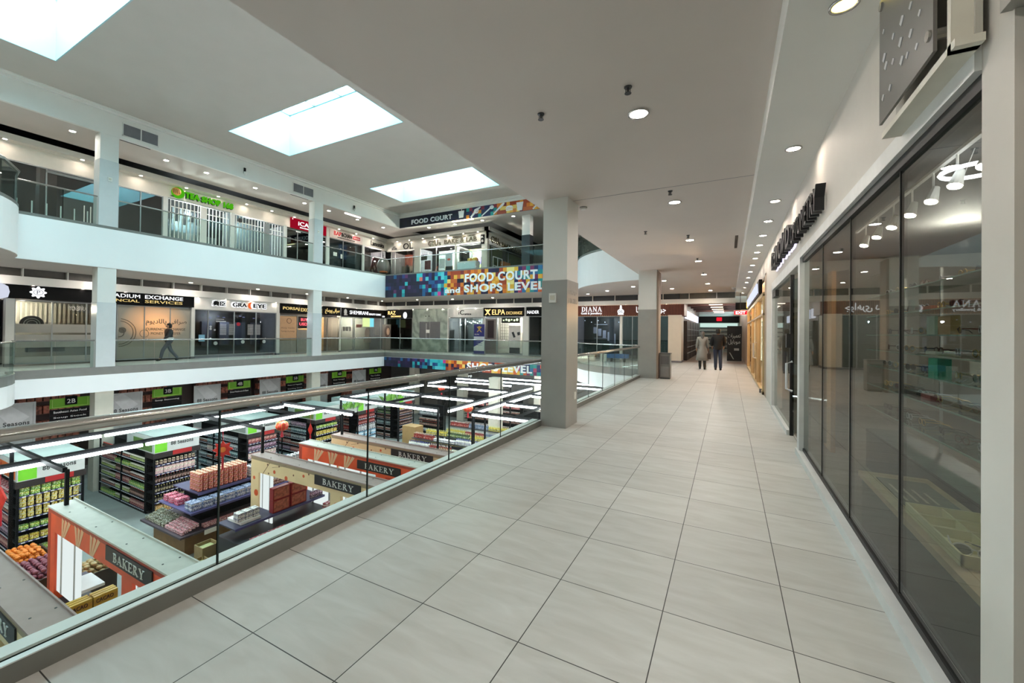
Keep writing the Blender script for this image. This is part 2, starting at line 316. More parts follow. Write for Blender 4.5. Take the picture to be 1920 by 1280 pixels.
# --- kerb and glass balustrade of our own edge
KCAP = pm('kerb_cap_bright', 'd9dcdb', .35, metal=.2); GASK = pm('gasket_black', '050606', .8, spec=.05)
JD = pm('glass_joint_dark', '2c3836', .4)
def our_rail(y0, y1, joints, label, endcap=False):
    t = thing('glass_balustrade', (-2.73, (y0+y1)/2, 0), label, 'balustrade')
    mb = MB(); mb.box(-2.735, -2.70, y0, y1, 0, .09); mb.build('kerb', KERB, t); mb = MB(); mb.box(-2.737, -2.699, y0, y1, .09, .096); mb.build('kerb_cap', KCAP, t)
    mb = MB(); mb.box(-2.765, -2.737, y0, y1, .0, .088); mb.build('gasket', GASK, t)
    mb = MB(); mb.box(-2.86, -2.767, y0, y1, .0, .1); mb.build('kerb_ledge', FASC, t)
    js = [y0]+joints+[y1]
    for a, b in zip(js[:-1], js[1:]):
        mb = MB(); mb.box(-2.757, -2.745, a+.0045, b-.0045, .05, 1.04); mb.build('glass_panel', BALN, t)
        if b != y1: mb = MB(); mb.box(-2.757, -2.745, b-.0045, b+.0045, .05, 1.04); mb.build('glass_joint', JD, t)
    mb = MB(); mb.tube([(-2.735, y0-.02, 1.07), (-2.735, y1, 1.07)], .033, 20); mb.build('handrail', STEEL, t, smooth=True)
    return t
our_rail(-7.9, 6.33, [-5.77, -4.57, -3.37, -2.17, -.97, .23, 1.43, 2.63, 3.83, 5.03], 'glass balustrade with thick round steel handrail running up to the nearest column')
our_rail(6.92, 15.0, [7.95, 9.12, 10.31, 11.55, 12.77, 13.95], 'glass balustrade with steel handrail between the nearest column and the next one')
def far_rail(path, z, top, label, posts=()):
    t = thing('glass_balustrade', (path[0][0], path[0][1], z), label, 'balustrade')
    n = 0
    for (x0, y0), (x1, y1) in zip(path[:-1], path[1:]):
        d = Vector((x1-x0, y1-y0)); L = d.length
        if L < .01: continue
        d /= L; F = Fr((x0, y0, 0), (d.x, d.y, 0), (d.y, -d.x, 0)); k = max(1, round(L/1.25))
        for i in range(k):
            mb = MB(); mb.fbox(F, L*i/k+.01, L*(i+1)/k-.01, z, top-.03, .03, .042); mb.build('glass_panel', BAL, t)
    mb = MB(); P = [(x, y, top) for x, y in path]; mb.tube(P, .028, 8); mb.build('handrail', STEEL, t, smooth=True)
    return t
inl = lambda p: (p[0]-.0, p[1])
far_rail([(XL-.04, 6.9), (XL-.04, 15.3)], .05, 1.04, 'glass balustrade of the middle level between the two white columns on the left')
far_rail([(XL-.04, 6.3), (XL-.04, 4.3)]+[(x*.99-.2, y) for x, y in B2[2::3]], .05, 1.04, 'curved glass balustrade of the middle level left of the white column')
far_rail([(XL-.04, 15.95), (XL-.04, YF+.04), (-6.94, YF+.04)]+[(x, y+.04) for x, y in A2[::-1]], .05, 1.04, 'glass balustrade of the middle level turning the far corner above the lower colourful banner')
far_rail([(XL-.04, 6.9), (XL-.04, 15.3)], Z3+.08, 6.33, 'glass balustrade of the top level in front of the green lettered shop')
far_rail([(XL-.04, 6.3), (XL-.04, 4.3)]+[(x*.99-.2, y) for x, y in B3[2::3]], Z3+.08, 6.33, 'curved glass balustrade of the top level by the dark empty shop')
far_rail([(XL-.04, 15.95), (XL-.04, YF+.04), (-6.94, YF+.04)]+[(x, y+.04) for x, y in A3[::-1]], Z3+.08, 6.33, 'glass balustrade of the top level turning the far corner above the upper colourful banner')
mb = MB()
T = thing('balustrade_posts', (XL, 5, Z3), 'short white posts behind the curved glass rail of the top level', 'posts')
for yy in (4.45, 4.8, 5.15, 5.5, 5.85, 6.2): mb = MB(); mb.box(-21.0, -20.97, yy-.015, yy+.015, Z3+.0, Z3+.62); mb.build('post', WHITE, T)
# --- columns
def column(x0, x1, y0, y1, z0, split, z1, label, mats, up=None):
    t = thing('column', ((x0+x1)/2, (y0+y1)/2, z0), label, 'column'); t['kind'] = 'structure'
    mb = MB(); mb.box(x0, x1, y0, y1, z0, split); mb.build('tiled_lower', mats[0], t)
    mb = MB(); mb.box(x0+.01, x1-.01, y0+.01, y1-.01, split, z1); mb.build('painted_upper', up or WHITE, t); return t
column(-2.72, -2.28, 6.34, 6.9, 0, 2.39, ZC, 'nearest column, grey tiled below and painted above, at the end of the thick handrail', (CTILE,))
column(-2.78, -2.16, 15.0, 15.5, 0, 2.37, ZC, 'second column along the walkway beside the litter bin', (CTILE,))
mb = MB(); mb.box(-2.16, -2.10, 14.98, 15.52, 0, 3.66); mb.build('trim_column_edge', pm('brown_edge', '8a7767', .5), **S)
for y0, y1, nm in ((6.33, 6.88, 'near'), (15.35, 15.92, 'far')):
    column(XL-.5, XL, y0, y1, 0, 2.45, ZC, 'pale column of the middle level across the atrium, the %s one' % ('one by the lone walker' if nm == 'near' else 'one by the gold lettered exchange'), (CLT,))
    column(XL-.5, XL, y0, y1, Z3, 7.75, ZR, 'pale column of the top level across the atrium, the %s one' % ('one beside the dark empty shop' if nm == 'near' else 'one in front of the red sign'), (CLT,))
    c = column(XL-.5, XL-.02, y0, y1, Z1, -2, -.84, 'beige column in the supermarket, %s' % ('standing at the left shelf runs' if nm == 'near' else 'under the far left corner'), (CREAMP,), CREAMP)
column(-11.25, -10.7, 23.0, 23.5, Z3, 7.5, ZS, 'white column with a black middle band on the top level beside the bakery corner', (DGREY,))
for i, (x, y) in enumerate(((-10.9, 18.6), (-10.4, 23.2), (-16.2, 23.4), (-20.6, 23.6))):
    column(x, x+.55, y, y+.55, Z1, -2, -.84, 'beige supermarket column, %s' % ('behind the bottle tables', 'under the letters of the lower banner', 'in the dark far aisle', 'in the far left corner under the banner start')[i], (CREAMP,), CREAMP)
def wall_box(x0, x1, y0, y1, z0, z1, label, cat, name, mat): mb = MB(); mb.box(x0, x1, y0, y1, z0, z1); return mb.build(name, mat, label=label, cat=cat)
def strobe(x, y, z, F, label):
    t = thing('alarm_strobe', tuple(F.p(x, z, 0)), label, 'alarm'); mb = MB(); mb.fbox(F, x-.06, x+.06, z-.075, z+.075, 0, .03); mb.build('housing', WHITE, t)
    mb = MB(); mb.fbox(F, x-.035, x+.035, z-.03, z+.04, .03, .045); mb.build('lens', CREAMP, t)
strobe(-2.52, 0, 2.1, Fr((0, 6.34, 0), (1, 0, 0), (0, -1, 0)), 'white alarm strobe on the front of the nearest column')
strobe(6.62, 0, 2.0, Fr((XL, 0, 5.05), (0, 1, 0), (1, 0, 0)), 'white alarm strobe on the top level column by the dark empty shop')
strobe(15.6, 0, 2.0, Fr((XL, 0, 5.05), (0, 1, 0), (1, 0, 0)), 'white alarm strobe on the top level column by the red sign')
mb = MB(); mb.box(-2.281, -2.265, 6.72, 6.80, .42, .54); mb.build('outlet_cover', WHITE, label='small white outlet cover low on the nearest column', cat='outlet')
mb = MB(); mb.fbox(Fr((-2.279, 0, 0), (0, -1, 0), (1, 0, 0)), -6.86, -6.38, 2.02, 2.22, 0, .003); REFL_PALE = pm('painted_reflection_pale', 'aaa8a3', .5); 
t = thing('reflected_lettering', (-2.279, 6.6, 2.02), 'pale mirrored reflection of lettering painted on the side of the nearest column', 'lettering')  # mirrored reflection of a sign, put in as thin pale letters
for wd, z0, z1 in (('CHAO', 2.16, 2.24), ('HCIЯ', 2.02, 2.11)): mb = MB(); mb.text(Fr((-2.279, 0, 0), (0, 1, 0), (1, 0, 0)), wd, 6.42, 6.8, z0, z1, 0, .003); mb.build('lettering', REFL_PALE, t)
# --- shop walls: bands above the shopfronts
FL2 = Fr((XWL, 0, 0), (0, 1, 0), (1, 0, 0)); FF2 = Fr((0, YWF, 0), (1, 0, 0), (0, -1, 0))
FL3 = Fr((XWL, 0, 0), (0, 1, 0), (1, 0, 0)); FR = Fr((XWR, 0, 0), (0, -1, 0), (-1, 0, 0))
SLOT = pm('slot_grille_grey', '5f5c58', .7, var=.1)
mb = MB(); mb.fbox(FL2, -8, YWF, 3.1, 3.42, -.2, .22); mb.fbox(FF2, XWL, .3, 3.16, 3.42, -.2, .12); mb.build('trim_shop_beam', WHITE, **S)
mb = MB(); mb.fbox(FL2, -8, YWF, 3.42, 3.73, -.2, .0); mb.fbox(FF2, XWL, .3, 3.42, 3.73, -.2, -.05); mb.build('trim_air_slot', SLOT, **S)
mb = MB()
for k in range(26): mb.fbox(FL2, -7+k*1.22, -6.97+k*1.22, 3.42, 3.73, 0, .2)
for k in range(18): mb.fbox(FF2, -23+k*1.32, -22.97+k*1.32, 3.42, 3.73, -.05, .1)
mb.build('trim_slot_dividers', WHITE, **S)
mb = MB(); mb.fbox(FL3, -8, YWF, 8.42, 8.64, -.3, .42); mb.fbox(FL3, -8, YWF, 7.8, 8.42, -.2, 0)
mb.fbox(FF2, XWL, -14.25, 8.38, 8.62, -.3, .35); mb.fbox(FF2, XWL, -14.55, 7.72, 8.4, -.2, 0)
mb.box(-14.6, -14.2, 24.05, 31, 8.38, 8.62); mb.box(-14.65, -14.55, 24.4, 31, 7.9, 8.4); mb.build('trim_top_shop_beam', pm('warm_white_beam', 'e9e3d8', .7, var=.02), **S)
mb = MB(); mb.box(-26, -25.5, -8, 41, -.84, Z3); mb.box(-24.2, -14.6, 27.2, 27.3, Z3, ZS); mb.build('wall_back_left', DGREY, **S)
mb = MB(); mb.box(-24.2, -2.4, 26.2, 26.4, -.84, Z3-.4); mb.build('wall_back_far', DGREY, **S)
mb = MB(); mb.box(-24.2, -2.35, 24.4, 26.4, 3.4, Z3-.4); mb.box(-26, XWL-.2, -8, 24.4, 3.1, Z3-.02); mb.build('ceiling_shops', DGREY, **S)
mb = MB(); mb.box(-24.2, -2.35, 24.3, 26.2, -.5, .0); mb.box(-25.5, XWL, -8, 24.4, -.5, 0); mb.build('floor_shops', MGREY, **S)
mb = MB(); mb.box(-25.8, -25.7, -8, 27, Z3, 9.3); mb.build('wall_top_shops', DGREY, **S)
# vents in the top fascia
for (a, b), lb in (((6.95, 8.1), 'first'), ((14.0, 15.25), 'second')):
    t = thing('return_air_grille', (XL, a, 8.85), 'grey return air grille high on the fascia, the %s column' % ('one right of the near pale' if lb == 'first' else 'one left of the far pale'), 'vent')
    mb = MB(); F = Fr((XL, 0, 0), (0, 1, 0), (1, 0, 0)); 
    for u in (a, (a+b)/2-.015, b-.03): mb.fbox(F, u, u+.03, 8.84, 9.34, 0, .03)
    mb.fbox(F, a, b, 8.84, 8.87, 0, .03); mb.fbox(F, a, b, 9.31, 9.34, 0, .03); mb.build('frame', WHITE, t)
    mb = MB(); mb.fbox(F, a+.03, b-.03, 8.87, 9.31, 0, .01)
    for k in range(10): mb.fbox(F, a+.03, b-.03, 8.88+k*.043, 8.9+k*.043, .01, .02)
    mb.build('louvres', MGREY, t)
    mb = MB(); mb.box(XL-.2, XL-.15, a, b-.2, ZS-.012, ZS); mb.build('slot_diffuser', DGREY, label='dark slot diffuser in the top gallery ceiling under the %s grille' % lb, cat='vent')
for yy, lb in ((11.5, 'above the green lettered shop'), (18.1, 'near the far corner')):
    t = thing('wall_speaker', (XL, yy, 9.0), 'black wall device on the top fascia %s' % lb, 'camera')
    mb = MB(); mb.fbox(Fr((XL, 0, 0), (0, 1, 0), (1, 0, 0)), yy-.04, yy+.04, 8.95, 9.2, 0, .06); mb.build('body', BLACK, t); mb = MB(); mb.lathe([(.001, -.16), (.05, -.12), (.07, -.05), (.07, 0)], 10, (XL+.09, yy, 9.0)); mb.build('dome', WHITE, t, smooth=True)
mb = MB(); mb.box(XL-.35, XL-.28, 17.7, 18.9, ZS-.06, ZS-.005); mb.build('batten_light', em('batten_glow', 'ffffff', 6), label='bright batten light under the top gallery edge near the far corner', cat='light')
mb = MB(); mb.fbox(Fr((0, 22.1, 0), (1, 0, 0), (0, -1, 0)), -15.8, -14.2, 8.6, 8.66, -.02, .1); mb.build('batten_light', em('batten_glow_warm', 'fff4c0', 6), label='bright warm batten light below the cup picture of the top banner', cat='light')
# --- downlights
dl = MB(); dl.lathe([(.105, 0), (.105, -.012), (.085, -.012), (.085, 0)], 20, (0, 0, 0), 0, caps=False)
P_RIM = proto(dl, 'rim', STEEL, True)
dl = MB(); dl.lathe([(.085, -.004), (.001, -.003)], 20, (0, 0, 0), 0); P_LENS = proto(dl, 'lens', LENS); P_LENSN = proto(dl, 'lens_small', LENSN)
P_LENSY = proto(dl, 'lens_yellow', em('downlight_lens_yellow', 'ffe87a', 6))
def downlight(x, y, z, label, group, s=1, lens=None):
    t = thing('recessed_downlight', (x, y, z), label, 'downlight', group); t.scale = (s, s, 1)
    inst(P_RIM, 'rim', (0, 0, 0), parent=t); inst(lens or P_LENS, 'lens', (0, 0, 0), parent=t)
for i in range(9): downlight(-.8, -2.05+3.15*i, ZC, '%s round downlight along the middle of the walkway ceiling from the near end' % ORD[i], 'downlights along the walkway ceiling', 1.0)
for i, yy in enumerate((-4, -1.5, .9, 3.09, 5.25, 7.2, 8.42, 9.6, 10.6, 11.5, 12.4, 13.6, 15, 16.5, 18, 20, 22.5)):
    downlight(.59, yy, 3.5, '%s small downlight of the lowered ceiling strip along the right shops from the near end' % ORD[i], 'downlights of the lowered strip', .72, P_LENSY if yy == 3.09 else P_LENSN)
for i, (x, y) in enumerate(((-2.35, 18.23), (-2.42, 21.6), (-3.94, 19.98), (-5.54, 21.5), (-7.0, 22.9), (-9.8, 23.2), (-13.43, 23.3), (-16.6, 23.3), (-19.44, 23))): downlight(x, y, ZC, '%s downlight of the far middle gallery ceiling counted leftwards from the walkway' % ORD[i], 'downlights of the far middle gallery')
for i, y in enumerate((-3, 1, 4.2, 7.3, 10.5, 13.74, 16.8, 19.9, 23.1)): downlight(-22.9, y, ZC, '%s downlight of the left middle gallery ceiling from the near end' % ORD[i], 'downlights of the left middle gallery')
for i, y in enumerate((-4, 0, 3, 5.84, 8.74, 10.3, 12.56, 15.36, 17, 19.2, 21.5)): downlight(-21.3, y, ZS, '%s downlight of the left top gallery ceiling from the near end' % ORD[i], 'downlights of the left top gallery')
for i, x in enumerate((-18.4, -16.2, -14.05, -11.8, -9.5, -7)): downlight(x, 22.9, ZS, '%s downlight of the far top gallery ceiling counted from the left' % ORD[i], 'downlights of the far top gallery')
for i, y in enumerate((2.9, 4.67, 6.76, 8.7, 10.5, 11.95, 13.4, 14.84, 16.27, 18, 19.6, 21.1, 22.7)): downlight(-23.5, y, 8.418, '%s small downlight washing the top level shop signs on the left from the near end' % ORD[i], 'sign lights of the left top shops', .7, P_LENSN)
for i, x in enumerate((-22.5, -21.3, -20, -18.9, -17.7, -16.4, -15.2)): downlight(x, 24.2, 8.378, '%s small downlight over the far top level shop signs counted from the left' % ORD[i], 'sign lights of the far top shops', .6, P_LENSN)
for i, y in enumerate((5.5, 6.9, 8.3, 9.7, 11.2, 12.5, 13.9, 15.3, 16.9, 18.5, 20, 21.4, 23)): downlight(-23.69, y, 3.098, '%s tiny downlight over left middle level shop signs from the near end' % ORD[i], 'sign lights of the left middle shops', .5, P_LENSN)
for i, x in enumerate([-22.4, -21, -19.6, -18.2, -16.9, -15.4, -14.1, -12.6, -10.5, -9, -7.6, -6.4, -5.2, -4, -3]): downlight(x, 24.34, 3.158, '%s tiny downlight over the far middle level shop signs counted from the left' % ORD[i], 'sign lights of the far middle shops', .5, P_LENSN)
def sprinkler(x, y, z, label, s=1):
    t = thing('sprinkler_head', (x, y, z), label, 'sprinkler', 'ceiling sprinklers'); t.scale = (s, s, s)
    mb = MB(); mb.lathe([(.035, 0), (.035, -.008), (.012, -.012), (.01, -.05), (.004, -.052)], 10, (x, y, z)); mb.build('body', DGREY, t)
    mb = MB(); mb.lathe([(.03, -.056), (.03, -.06)], 10, (x, y, z)); mb.box(x-.022, x-.016, y-.003, y+.003, z-.058, z-.02); mb.box(x+.016, x+.022, y-.003, y+.003, z-.058, z-.02); mb.build('deflector', DGREY, t)
for (x, y), lb in zip(((-.8, 3.75), (-1.67, 3.82), (-.8, 6.8), (-.8, 10.03), (-1.58, 9.28), (-.8, 13.2), (-.8, 16.4)), ('beside the large nearest downlight', 'alone left of the large nearest downlight', 'by the downlight past the ceiling joint', 'by the fourth visible downlight', 'alone in the ceiling past the joint', 'by the fifth walkway downlight', 'by the sixth walkway downlight')):
    sprinkler(x, y, ZC, 'small dark sprinkler head hanging '+lb)
t = thing('smoke_detector', (-2.24, 7.01, ZC), 'white smoke detector on the ceiling behind the nearest column top', 'smoke detector')
mb = MB(); mb.lathe([(.065, 0), (.065, -.02), (.05, -.045), (.001, -.047)], 16, (-2.24, 7.01, ZC)); mb.build('cover', pm('detector_white', 'cfccc4', .6), t); mb = MB(); mb.lathe([(.067, -.012), (.067, -.02)], 16, (-2.24, 7.01, ZC), caps=False); mb.build('vent_ring', DGREY, t)
mb = MB(); mb.box(.12, .18, 10.5, 12.0, ZC-.006, ZC); mb.build('slot_diffuser', BLACK, label='short black slot in the walkway ceiling by the lowered strip', cat='vent')
t = thing('security_camera', (.2, 22, ZC), 'white dome camera at the far end of the walkway ceiling', 'camera'); mb = MB(); mb.lathe([(.09, 0), (.09, -.04), (.001, -.04)], 14, (.2, 22, ZC)); mb.build('base', WHITE, t); mb = MB(); mb.lathe([(.08, -.04), (.07, -.1), (.001, -.13)], 14, (.2, 22, ZC)); mb.build('dome', pm('dome_plastic', 'd8d8d8', .2), t, smooth=True)
# ================================================================== shopfronts
SHOPG = gl('shop_window_glass', 'e0e5e4', .03, .9)
FILM = pm('frosted_window_film', 'a29e96', .45, var=.06, scale=1.5)
FRAMEW = pm('white_metal_frame', 'd9dad8', .4, metal=.1); FRAMEG = pm('grey_frame', '9b9d9d', .35, metal=.5)
SB = pm('sign_black', '09090a', .45, spec=.15); SW_ = em('sign_white_lit', 'fbfdff', 1.25); SG_ = em('sign_gold_lit', 'f2d58a', .95); SWO = pm('sign_white', 'f0efe9', .5)
def mcol(name, c, r=.5): return pm(name, c, r, var=.04)
RED = mcol('sign_red', 'b3162a'); BLUE = mcol('screen_blue', '4a78b8'); ORG = mcol('orange', 'e8702a'); YEL = mcol('yellow', 'd9cc3c'); TEAL = mcol('teal', '3b8f94'); BEI = mcol('beige', 'c9a982'); PUR = mcol('purple', '6f5cae')
_mc = {}
def LC(c):
    k = 'label_'+c
    if k not in _mc:
        m = pm(k, c, .5, var=.0); nt = m.node_tree; b = nt.nodes['Principled BSDF']; rp = [n for n in nt.nodes if n.type == 'VALTORGB'][0]; no = [n for n in nt.nodes if n.type == 'TEX_NOISE'][0]
        no.inputs['Scale'].default_value = 38; no.inputs['Detail'].default_value = 1; rp.color_ramp.interpolation = 'CONSTANT'; L = lin(c); e = rp.color_ramp.elements
        e[0].position = 0; e[0].color = tuple(v*.3 for v in L[:3])+(1,); e[1].position = .42; e[1].color = L; x = e.new(.58); x.color = (.85, .83, .8, 1); x = e.new(.66); x.color = tuple(min(1, v*1.3+.02) for v in L[:3])+(1,)
        _mc[k] = m
    return _mc[k]
def C(c):
    if c not in _mc: _mc[c] = pm('paint_'+c, c, .5, var=.05)
    return _mc[c]
def interior(F, u0, u1, w0, w1, d, back, side, t):
    mb = MB(); mb.fbox(F, u0, u1, w0, w1, -d, -d+.05); mb.build('back_wall', back, t)
    mb = MB(); mb.fbox(F, u0, u0+.04, w0, w1, -d, -.08); mb.fbox(F, u1-.04, u1, w0, w1, -d, -.08); mb.build('side_wall', side, t)
def shop(F, name, label, u0, u1, w0, w1, mull=(), glass=None, frame=None, sign=None, inner=None, film=None, cat='shop', d=1.6, lamp=None, fw=.04):
    t = thing('shopfront', tuple(F.p((u0+u1)/2, w0, 0)), label, cat)
    mb = MB(); fr = frame or FRAMEG
    for u in [u0]+list(mull)+[u1-fw]: mb.fbox(F, u, u+fw, w0, w1, -.05, .01)
    mb.fbox(F, u0, u1, w0, w0+.06, -.05, .012); mb.fbox(F, u0, u1, w1-fw, w1, -.05, .012); mb.build('window_frame', fr, t)
    mb = MB(); mb.fbox(F, u0+fw, u1-fw, w0+.06, w1-fw, -.03, -.02); mb.build('window_glass', glass or SHOPG, t)
    interior(F, u0, u1, w0, w1, d, inner or DGREY, MGREY, t)
    if lamp:
        ld = bpy.data.lights.new('shop_lamp', 'POINT'); ld.energy = lamp[0]*LK; ld.color = lamp[1]; ld.shadow_soft_size = .04
        lo = bpy.data.objects.new('shop_lamp', ld); link(lo); lo.parent = t; lo.location = Vector(F.p(lamp[2], lamp[3], -.6))-Vector(t.location)
    return t
def part(t, name, mats, fn, **k): mb = MB(); fn(mb); return mb.build(name, mats, t, **k)
def signboard(F, u0, u1, w0, w1, mat, label, texts=(), depth=.1, cat='sign', extra=None):
    t = thing('shop_sign', tuple(F.p((u0+u1)/2, w0, 0)), label, cat)
    part(t, 'board', mat, lambda m: m.fbox(F, u0, u1, w0, w1, 0, depth))
    for tx in texts:
        body, a, b, c, d, mt = tx[:6]; bo = tx[6] if len(tx) > 6 else 1
        if bo == 'serif': part(t, 'lettering', mt, lambda m: m.serif(F, body, a, b, c, d, depth, depth+.03))
        else: part(t, 'lettering', mt, lambda m: m.text(F, body, a, b, c, d, depth, depth+.03, bold=bo))
    if extra: extra(t, depth)
    return t
def letters(F, label, texts, n=0.0, cat='sign', depth=.06, extra=None):
    t = thing('wall_lettering', tuple(F.p(texts[0][1], texts[0][3], n)), label, cat)
    for tx in texts:
        body, a, b, c, d, mt = tx[:6]; bo = tx[6] if len(tx) > 6 else 1
        if bo == 'serif': part(t, 'lettering', mt, lambda m: m.serif(F, body, a, b, c, d, n, n+depth))
        else: part(t, 'lettering', mt, lambda m: m.text(F, body, a, b, c, d, n, n+depth, bold=bo))
    if extra: extra(t, n)
    return t
def flat(F, name, label, u0, u1, w0, w1, n, mat, cat='poster', extra=None, th=.015):
    t = thing(name, tuple(F.p((u0+u1)/2, w0, n)), label, cat); part(t, 'sheet', mat, lambda m: m.fbox(F, u0, u1, w0, w1, n, n+th))
    if extra: extra(t, n+th)
    return t
# ---- middle level, left wall
F = FL2
part_pillars = [(4.83, 5.05), (10.93, 11.08), (15.42, 15.6), (20.0, 20.09), (24.3, 24.4)]
mb = MB()
for a, b in part_pillars: mb.fbox(F, a, b, 0, 3.1, -.25, .06)
mb.fbox(F, -8, 4.0, 0, 3.1, -.2, 0); mb.fbox(F, 11.02, 15.58, 2.5, 3.1, -.2, .02); mb.build('trim_shop_pillars_left', WHITE, **S)
mb = MB()
for a, b in part_pillars: mb.fbox(F, a-.01, b+.01, 0, .1, -.1, .075)
mb.build('baseboard_left', MGREY, **S)
GREYFILM = gl('grey_translucent_film', '8f8d88', .06, .8, .25)
t = shop(F, 'a', 'frosted and glazed shopfront with dark arched emblem left of the near pale column', 5.05, 7.95, .06, 2.54, mull=(6.04, 7.05), inner=C('8c8980'), lamp=(22, (1, .85, .65), 5.4, 2.3))
part(t, 'reception_desk', C('2a2a2e'), lambda m: (m.disc(F, 5.62, 1.62, .33, -.5, -.46, 24, a0=0, a1=180), m.fbox(F, 5.55, 6.6, .5, 1.05, -.9, -.6)))
part(t, 'emblem_ring', SWO, lambda m: [m.tube([F.p(5.62+r*math.cos(x/12*math.pi), 1.62+r*math.sin(x/12*math.pi), -.45) for x in range(13)], .008, 5) for r in (.14, .22)])
part(t, 'film_stripes', FILM, lambda m: (m.fbox(F, 5.1, 7.9, 1.28, 1.62, -.018, -.014), m.fbox(F, 5.1, 7.9, .7, 1.2, -.018, -.014), m.fbox(F, 5.1, 7.9, .1, .35, -.018, -.014)))
part(t, 'wall_pattern', C('b0aca2'), lambda m: [m.fbox(F, 5.1+k*.14, 5.16+k*.14, 1.7, 2.5, -1.53, -1.5) for k in range(20)])
part(t, 'lettering', C('c9c6c0'), lambda m: m.text(F, 'YCNƎЯЯUC', 6.55, 7.1, 2.2, 2.38, -.012, -.008, bold=1), label='pale mirrored lettering seen on the far glass')
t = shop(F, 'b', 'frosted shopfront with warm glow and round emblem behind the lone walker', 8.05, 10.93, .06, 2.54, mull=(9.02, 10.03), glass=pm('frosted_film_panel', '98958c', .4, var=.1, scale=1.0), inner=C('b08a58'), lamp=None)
WG = em('warm_glow_panel', 'ffb45a', 1.0)
def glowmat():  # glow of a warm lamp behind the film, painted as an emission gradient
    m = bpy.data.materials.new('painted_amber_glow'); m.use_nodes = True; nt = m.node_tree; b = nt.nodes['Principled BSDF']; N = nt.nodes.new; L = nt.links.new
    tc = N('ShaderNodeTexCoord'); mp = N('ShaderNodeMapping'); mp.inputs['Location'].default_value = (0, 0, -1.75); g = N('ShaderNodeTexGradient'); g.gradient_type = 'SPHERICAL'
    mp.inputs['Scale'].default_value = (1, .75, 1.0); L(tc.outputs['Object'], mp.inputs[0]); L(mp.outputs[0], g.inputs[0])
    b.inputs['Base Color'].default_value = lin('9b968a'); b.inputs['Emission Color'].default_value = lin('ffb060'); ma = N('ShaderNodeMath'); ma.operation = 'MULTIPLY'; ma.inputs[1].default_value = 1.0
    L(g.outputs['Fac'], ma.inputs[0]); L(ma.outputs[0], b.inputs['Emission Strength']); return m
o = MB(); o.fbox(F, 8.1, 10.9, .12, 2.5, -.018, -.012); o.build('painted_glow_film', glowmat(), t)
INK = C('5f5a50')
def emblem(m):
    for r in (.2, .52, .62): m.tube([F.p(8.12+r*math.cos(math.radians(x*10-88)), 1.3+r*math.sin(math.radians(x*10-88)), -.005) for x in range(18)], .013, 5)
    m.tube([F.p(9.05+.17*math.cos(x/12*2*math.pi), 1.25+.17*math.sin(x/12*2*math.pi), -.005) for x in range(12)], .01, 5, closed=True); m.disc(F, 8.26, 1.4, .13, -.01, -.002)
part(t, 'emblem', INK, emblem)
part(t, 'lettering', INK, lambda m: (m.text(F, pers('صرافی پالادیوم'), 9.1, 10.75, 1.62, 1.95, -.011, -.002, bold=1), m.text(F, 'CURRENCY EXCHANGE', 9.1, 10.7, 1.4, 1.52, -.011, -.002, bold=1), m.text(F, 'MONEY TRANSFER', 9.3, 10.5, 1.2, 1.32, -.011, -.002, bold=1)))
def plogo(t, n):
    def f(m):
        pts = [(5.64+(.2+.035*math.cos(8*a))*math.cos(a), 2.85+(.2+.035*math.cos(8*a))*math.sin(a)) for a in [2*math.pi*i/64 for i in range(64)]]
        m.fpoly(F, pts, n, n+.02)
    part(t, 'emblem', SW_, f); part(t, 'emblem_ring', C('4a4a66'), lambda m: (m.tube([F.p(5.64+.13*math.cos(x/16*2*math.pi), 2.85+.1*math.sin(x/16*2*math.pi), n+.022) for x in range(16)], .008, 5, closed=True), m.text(F, 'P', 5.6, 5.69, 2.78, 2.92, n+.02, n+.026)))
signboard(F, 4.82, 11.02, 2.57, 3.12, SB, 'long black sign of the currency exchange with a white rosette and white and yellow letters',
    [('PALLADIUM', 7.3, 8.82, 2.86, 3.02, SW_), ('EXCHANGE', 9.01, 10.52, 2.86, 3.03, SW_), ('FINANCIAL', 7.34, 8.8, 2.67, 2.79, SG_, 0), ('SERVICES', 9.01, 10.5, 2.67, 2.8, SG_, 0)], extra=plogo)
mb = MB(); mb.lathe([(.04, 0), (.3, .1), (.34, .3), (.3, .5), (.05, .66)], 16, (-23.6, 4.55, 2.5)); mb.build('round_hanging_sign', em('pale_lit_sign', 'dfe4f5', .9), label='white glowing round sign at the very left of the middle level', cat='sign')
t = shop(F, 'c', 'dark glazed optical shop with rows of pale price lists on its windows', 11.08, 15.42, .1, 2.5, mull=(11.7, 13.0, 14.2), inner=BLACK, lamp=(12, (.8, .85, 1), 13, 2.2))
def lists(m):
    for u in (12.3, 12.75, 13.75, 14.15):
        for k in range(12): m.fbox(F, u, u+.32, 1.2+k*.05, 1.22+k*.05, -.015, -.008)
    for u, w_, r in ((11.85, 1.62, .06), (11.85, 1.5, .06), (12.05, 1.45, .05), (12.1, .75, .1), (13.5, .8, .1), (14.7, .8, .1), (11.85, 1.0, .05)): m.disc(F, u, w_, r, -.015, -.008, 12)
    m.fbox(F, 12.1, 12.6, 1.88, 1.93, -.015, -.008); m.fbox(F, 12.1, 12.5, 2.0, 2.03, -.015, -.008)
part(t, 'window_lettering', C('c8c8c8'), lists); part(t, 'blue_notice', C('7fb3cf'), lambda m: m.fbox(F, 11.3, 11.58, .85, 1.2, -.015, -.008)); part(t, 'red_sticker', RED, lambda m: m.disc(F, 13.25, 1.78, .1, -.015, -.008))
part(t, 'spot_reflections', em('purple_spots', 'b8b8ff', .8), lambda m: [m.fbox(F, u, u+.12, w_, w_+.03, -1.5, -1.48) for u, w_ in ((12.5, 2.1), (12.9, 2.2), (13.2, 2.15), (14.1, 2.25), (14.3, 2.2), (14.9, 2.15))])
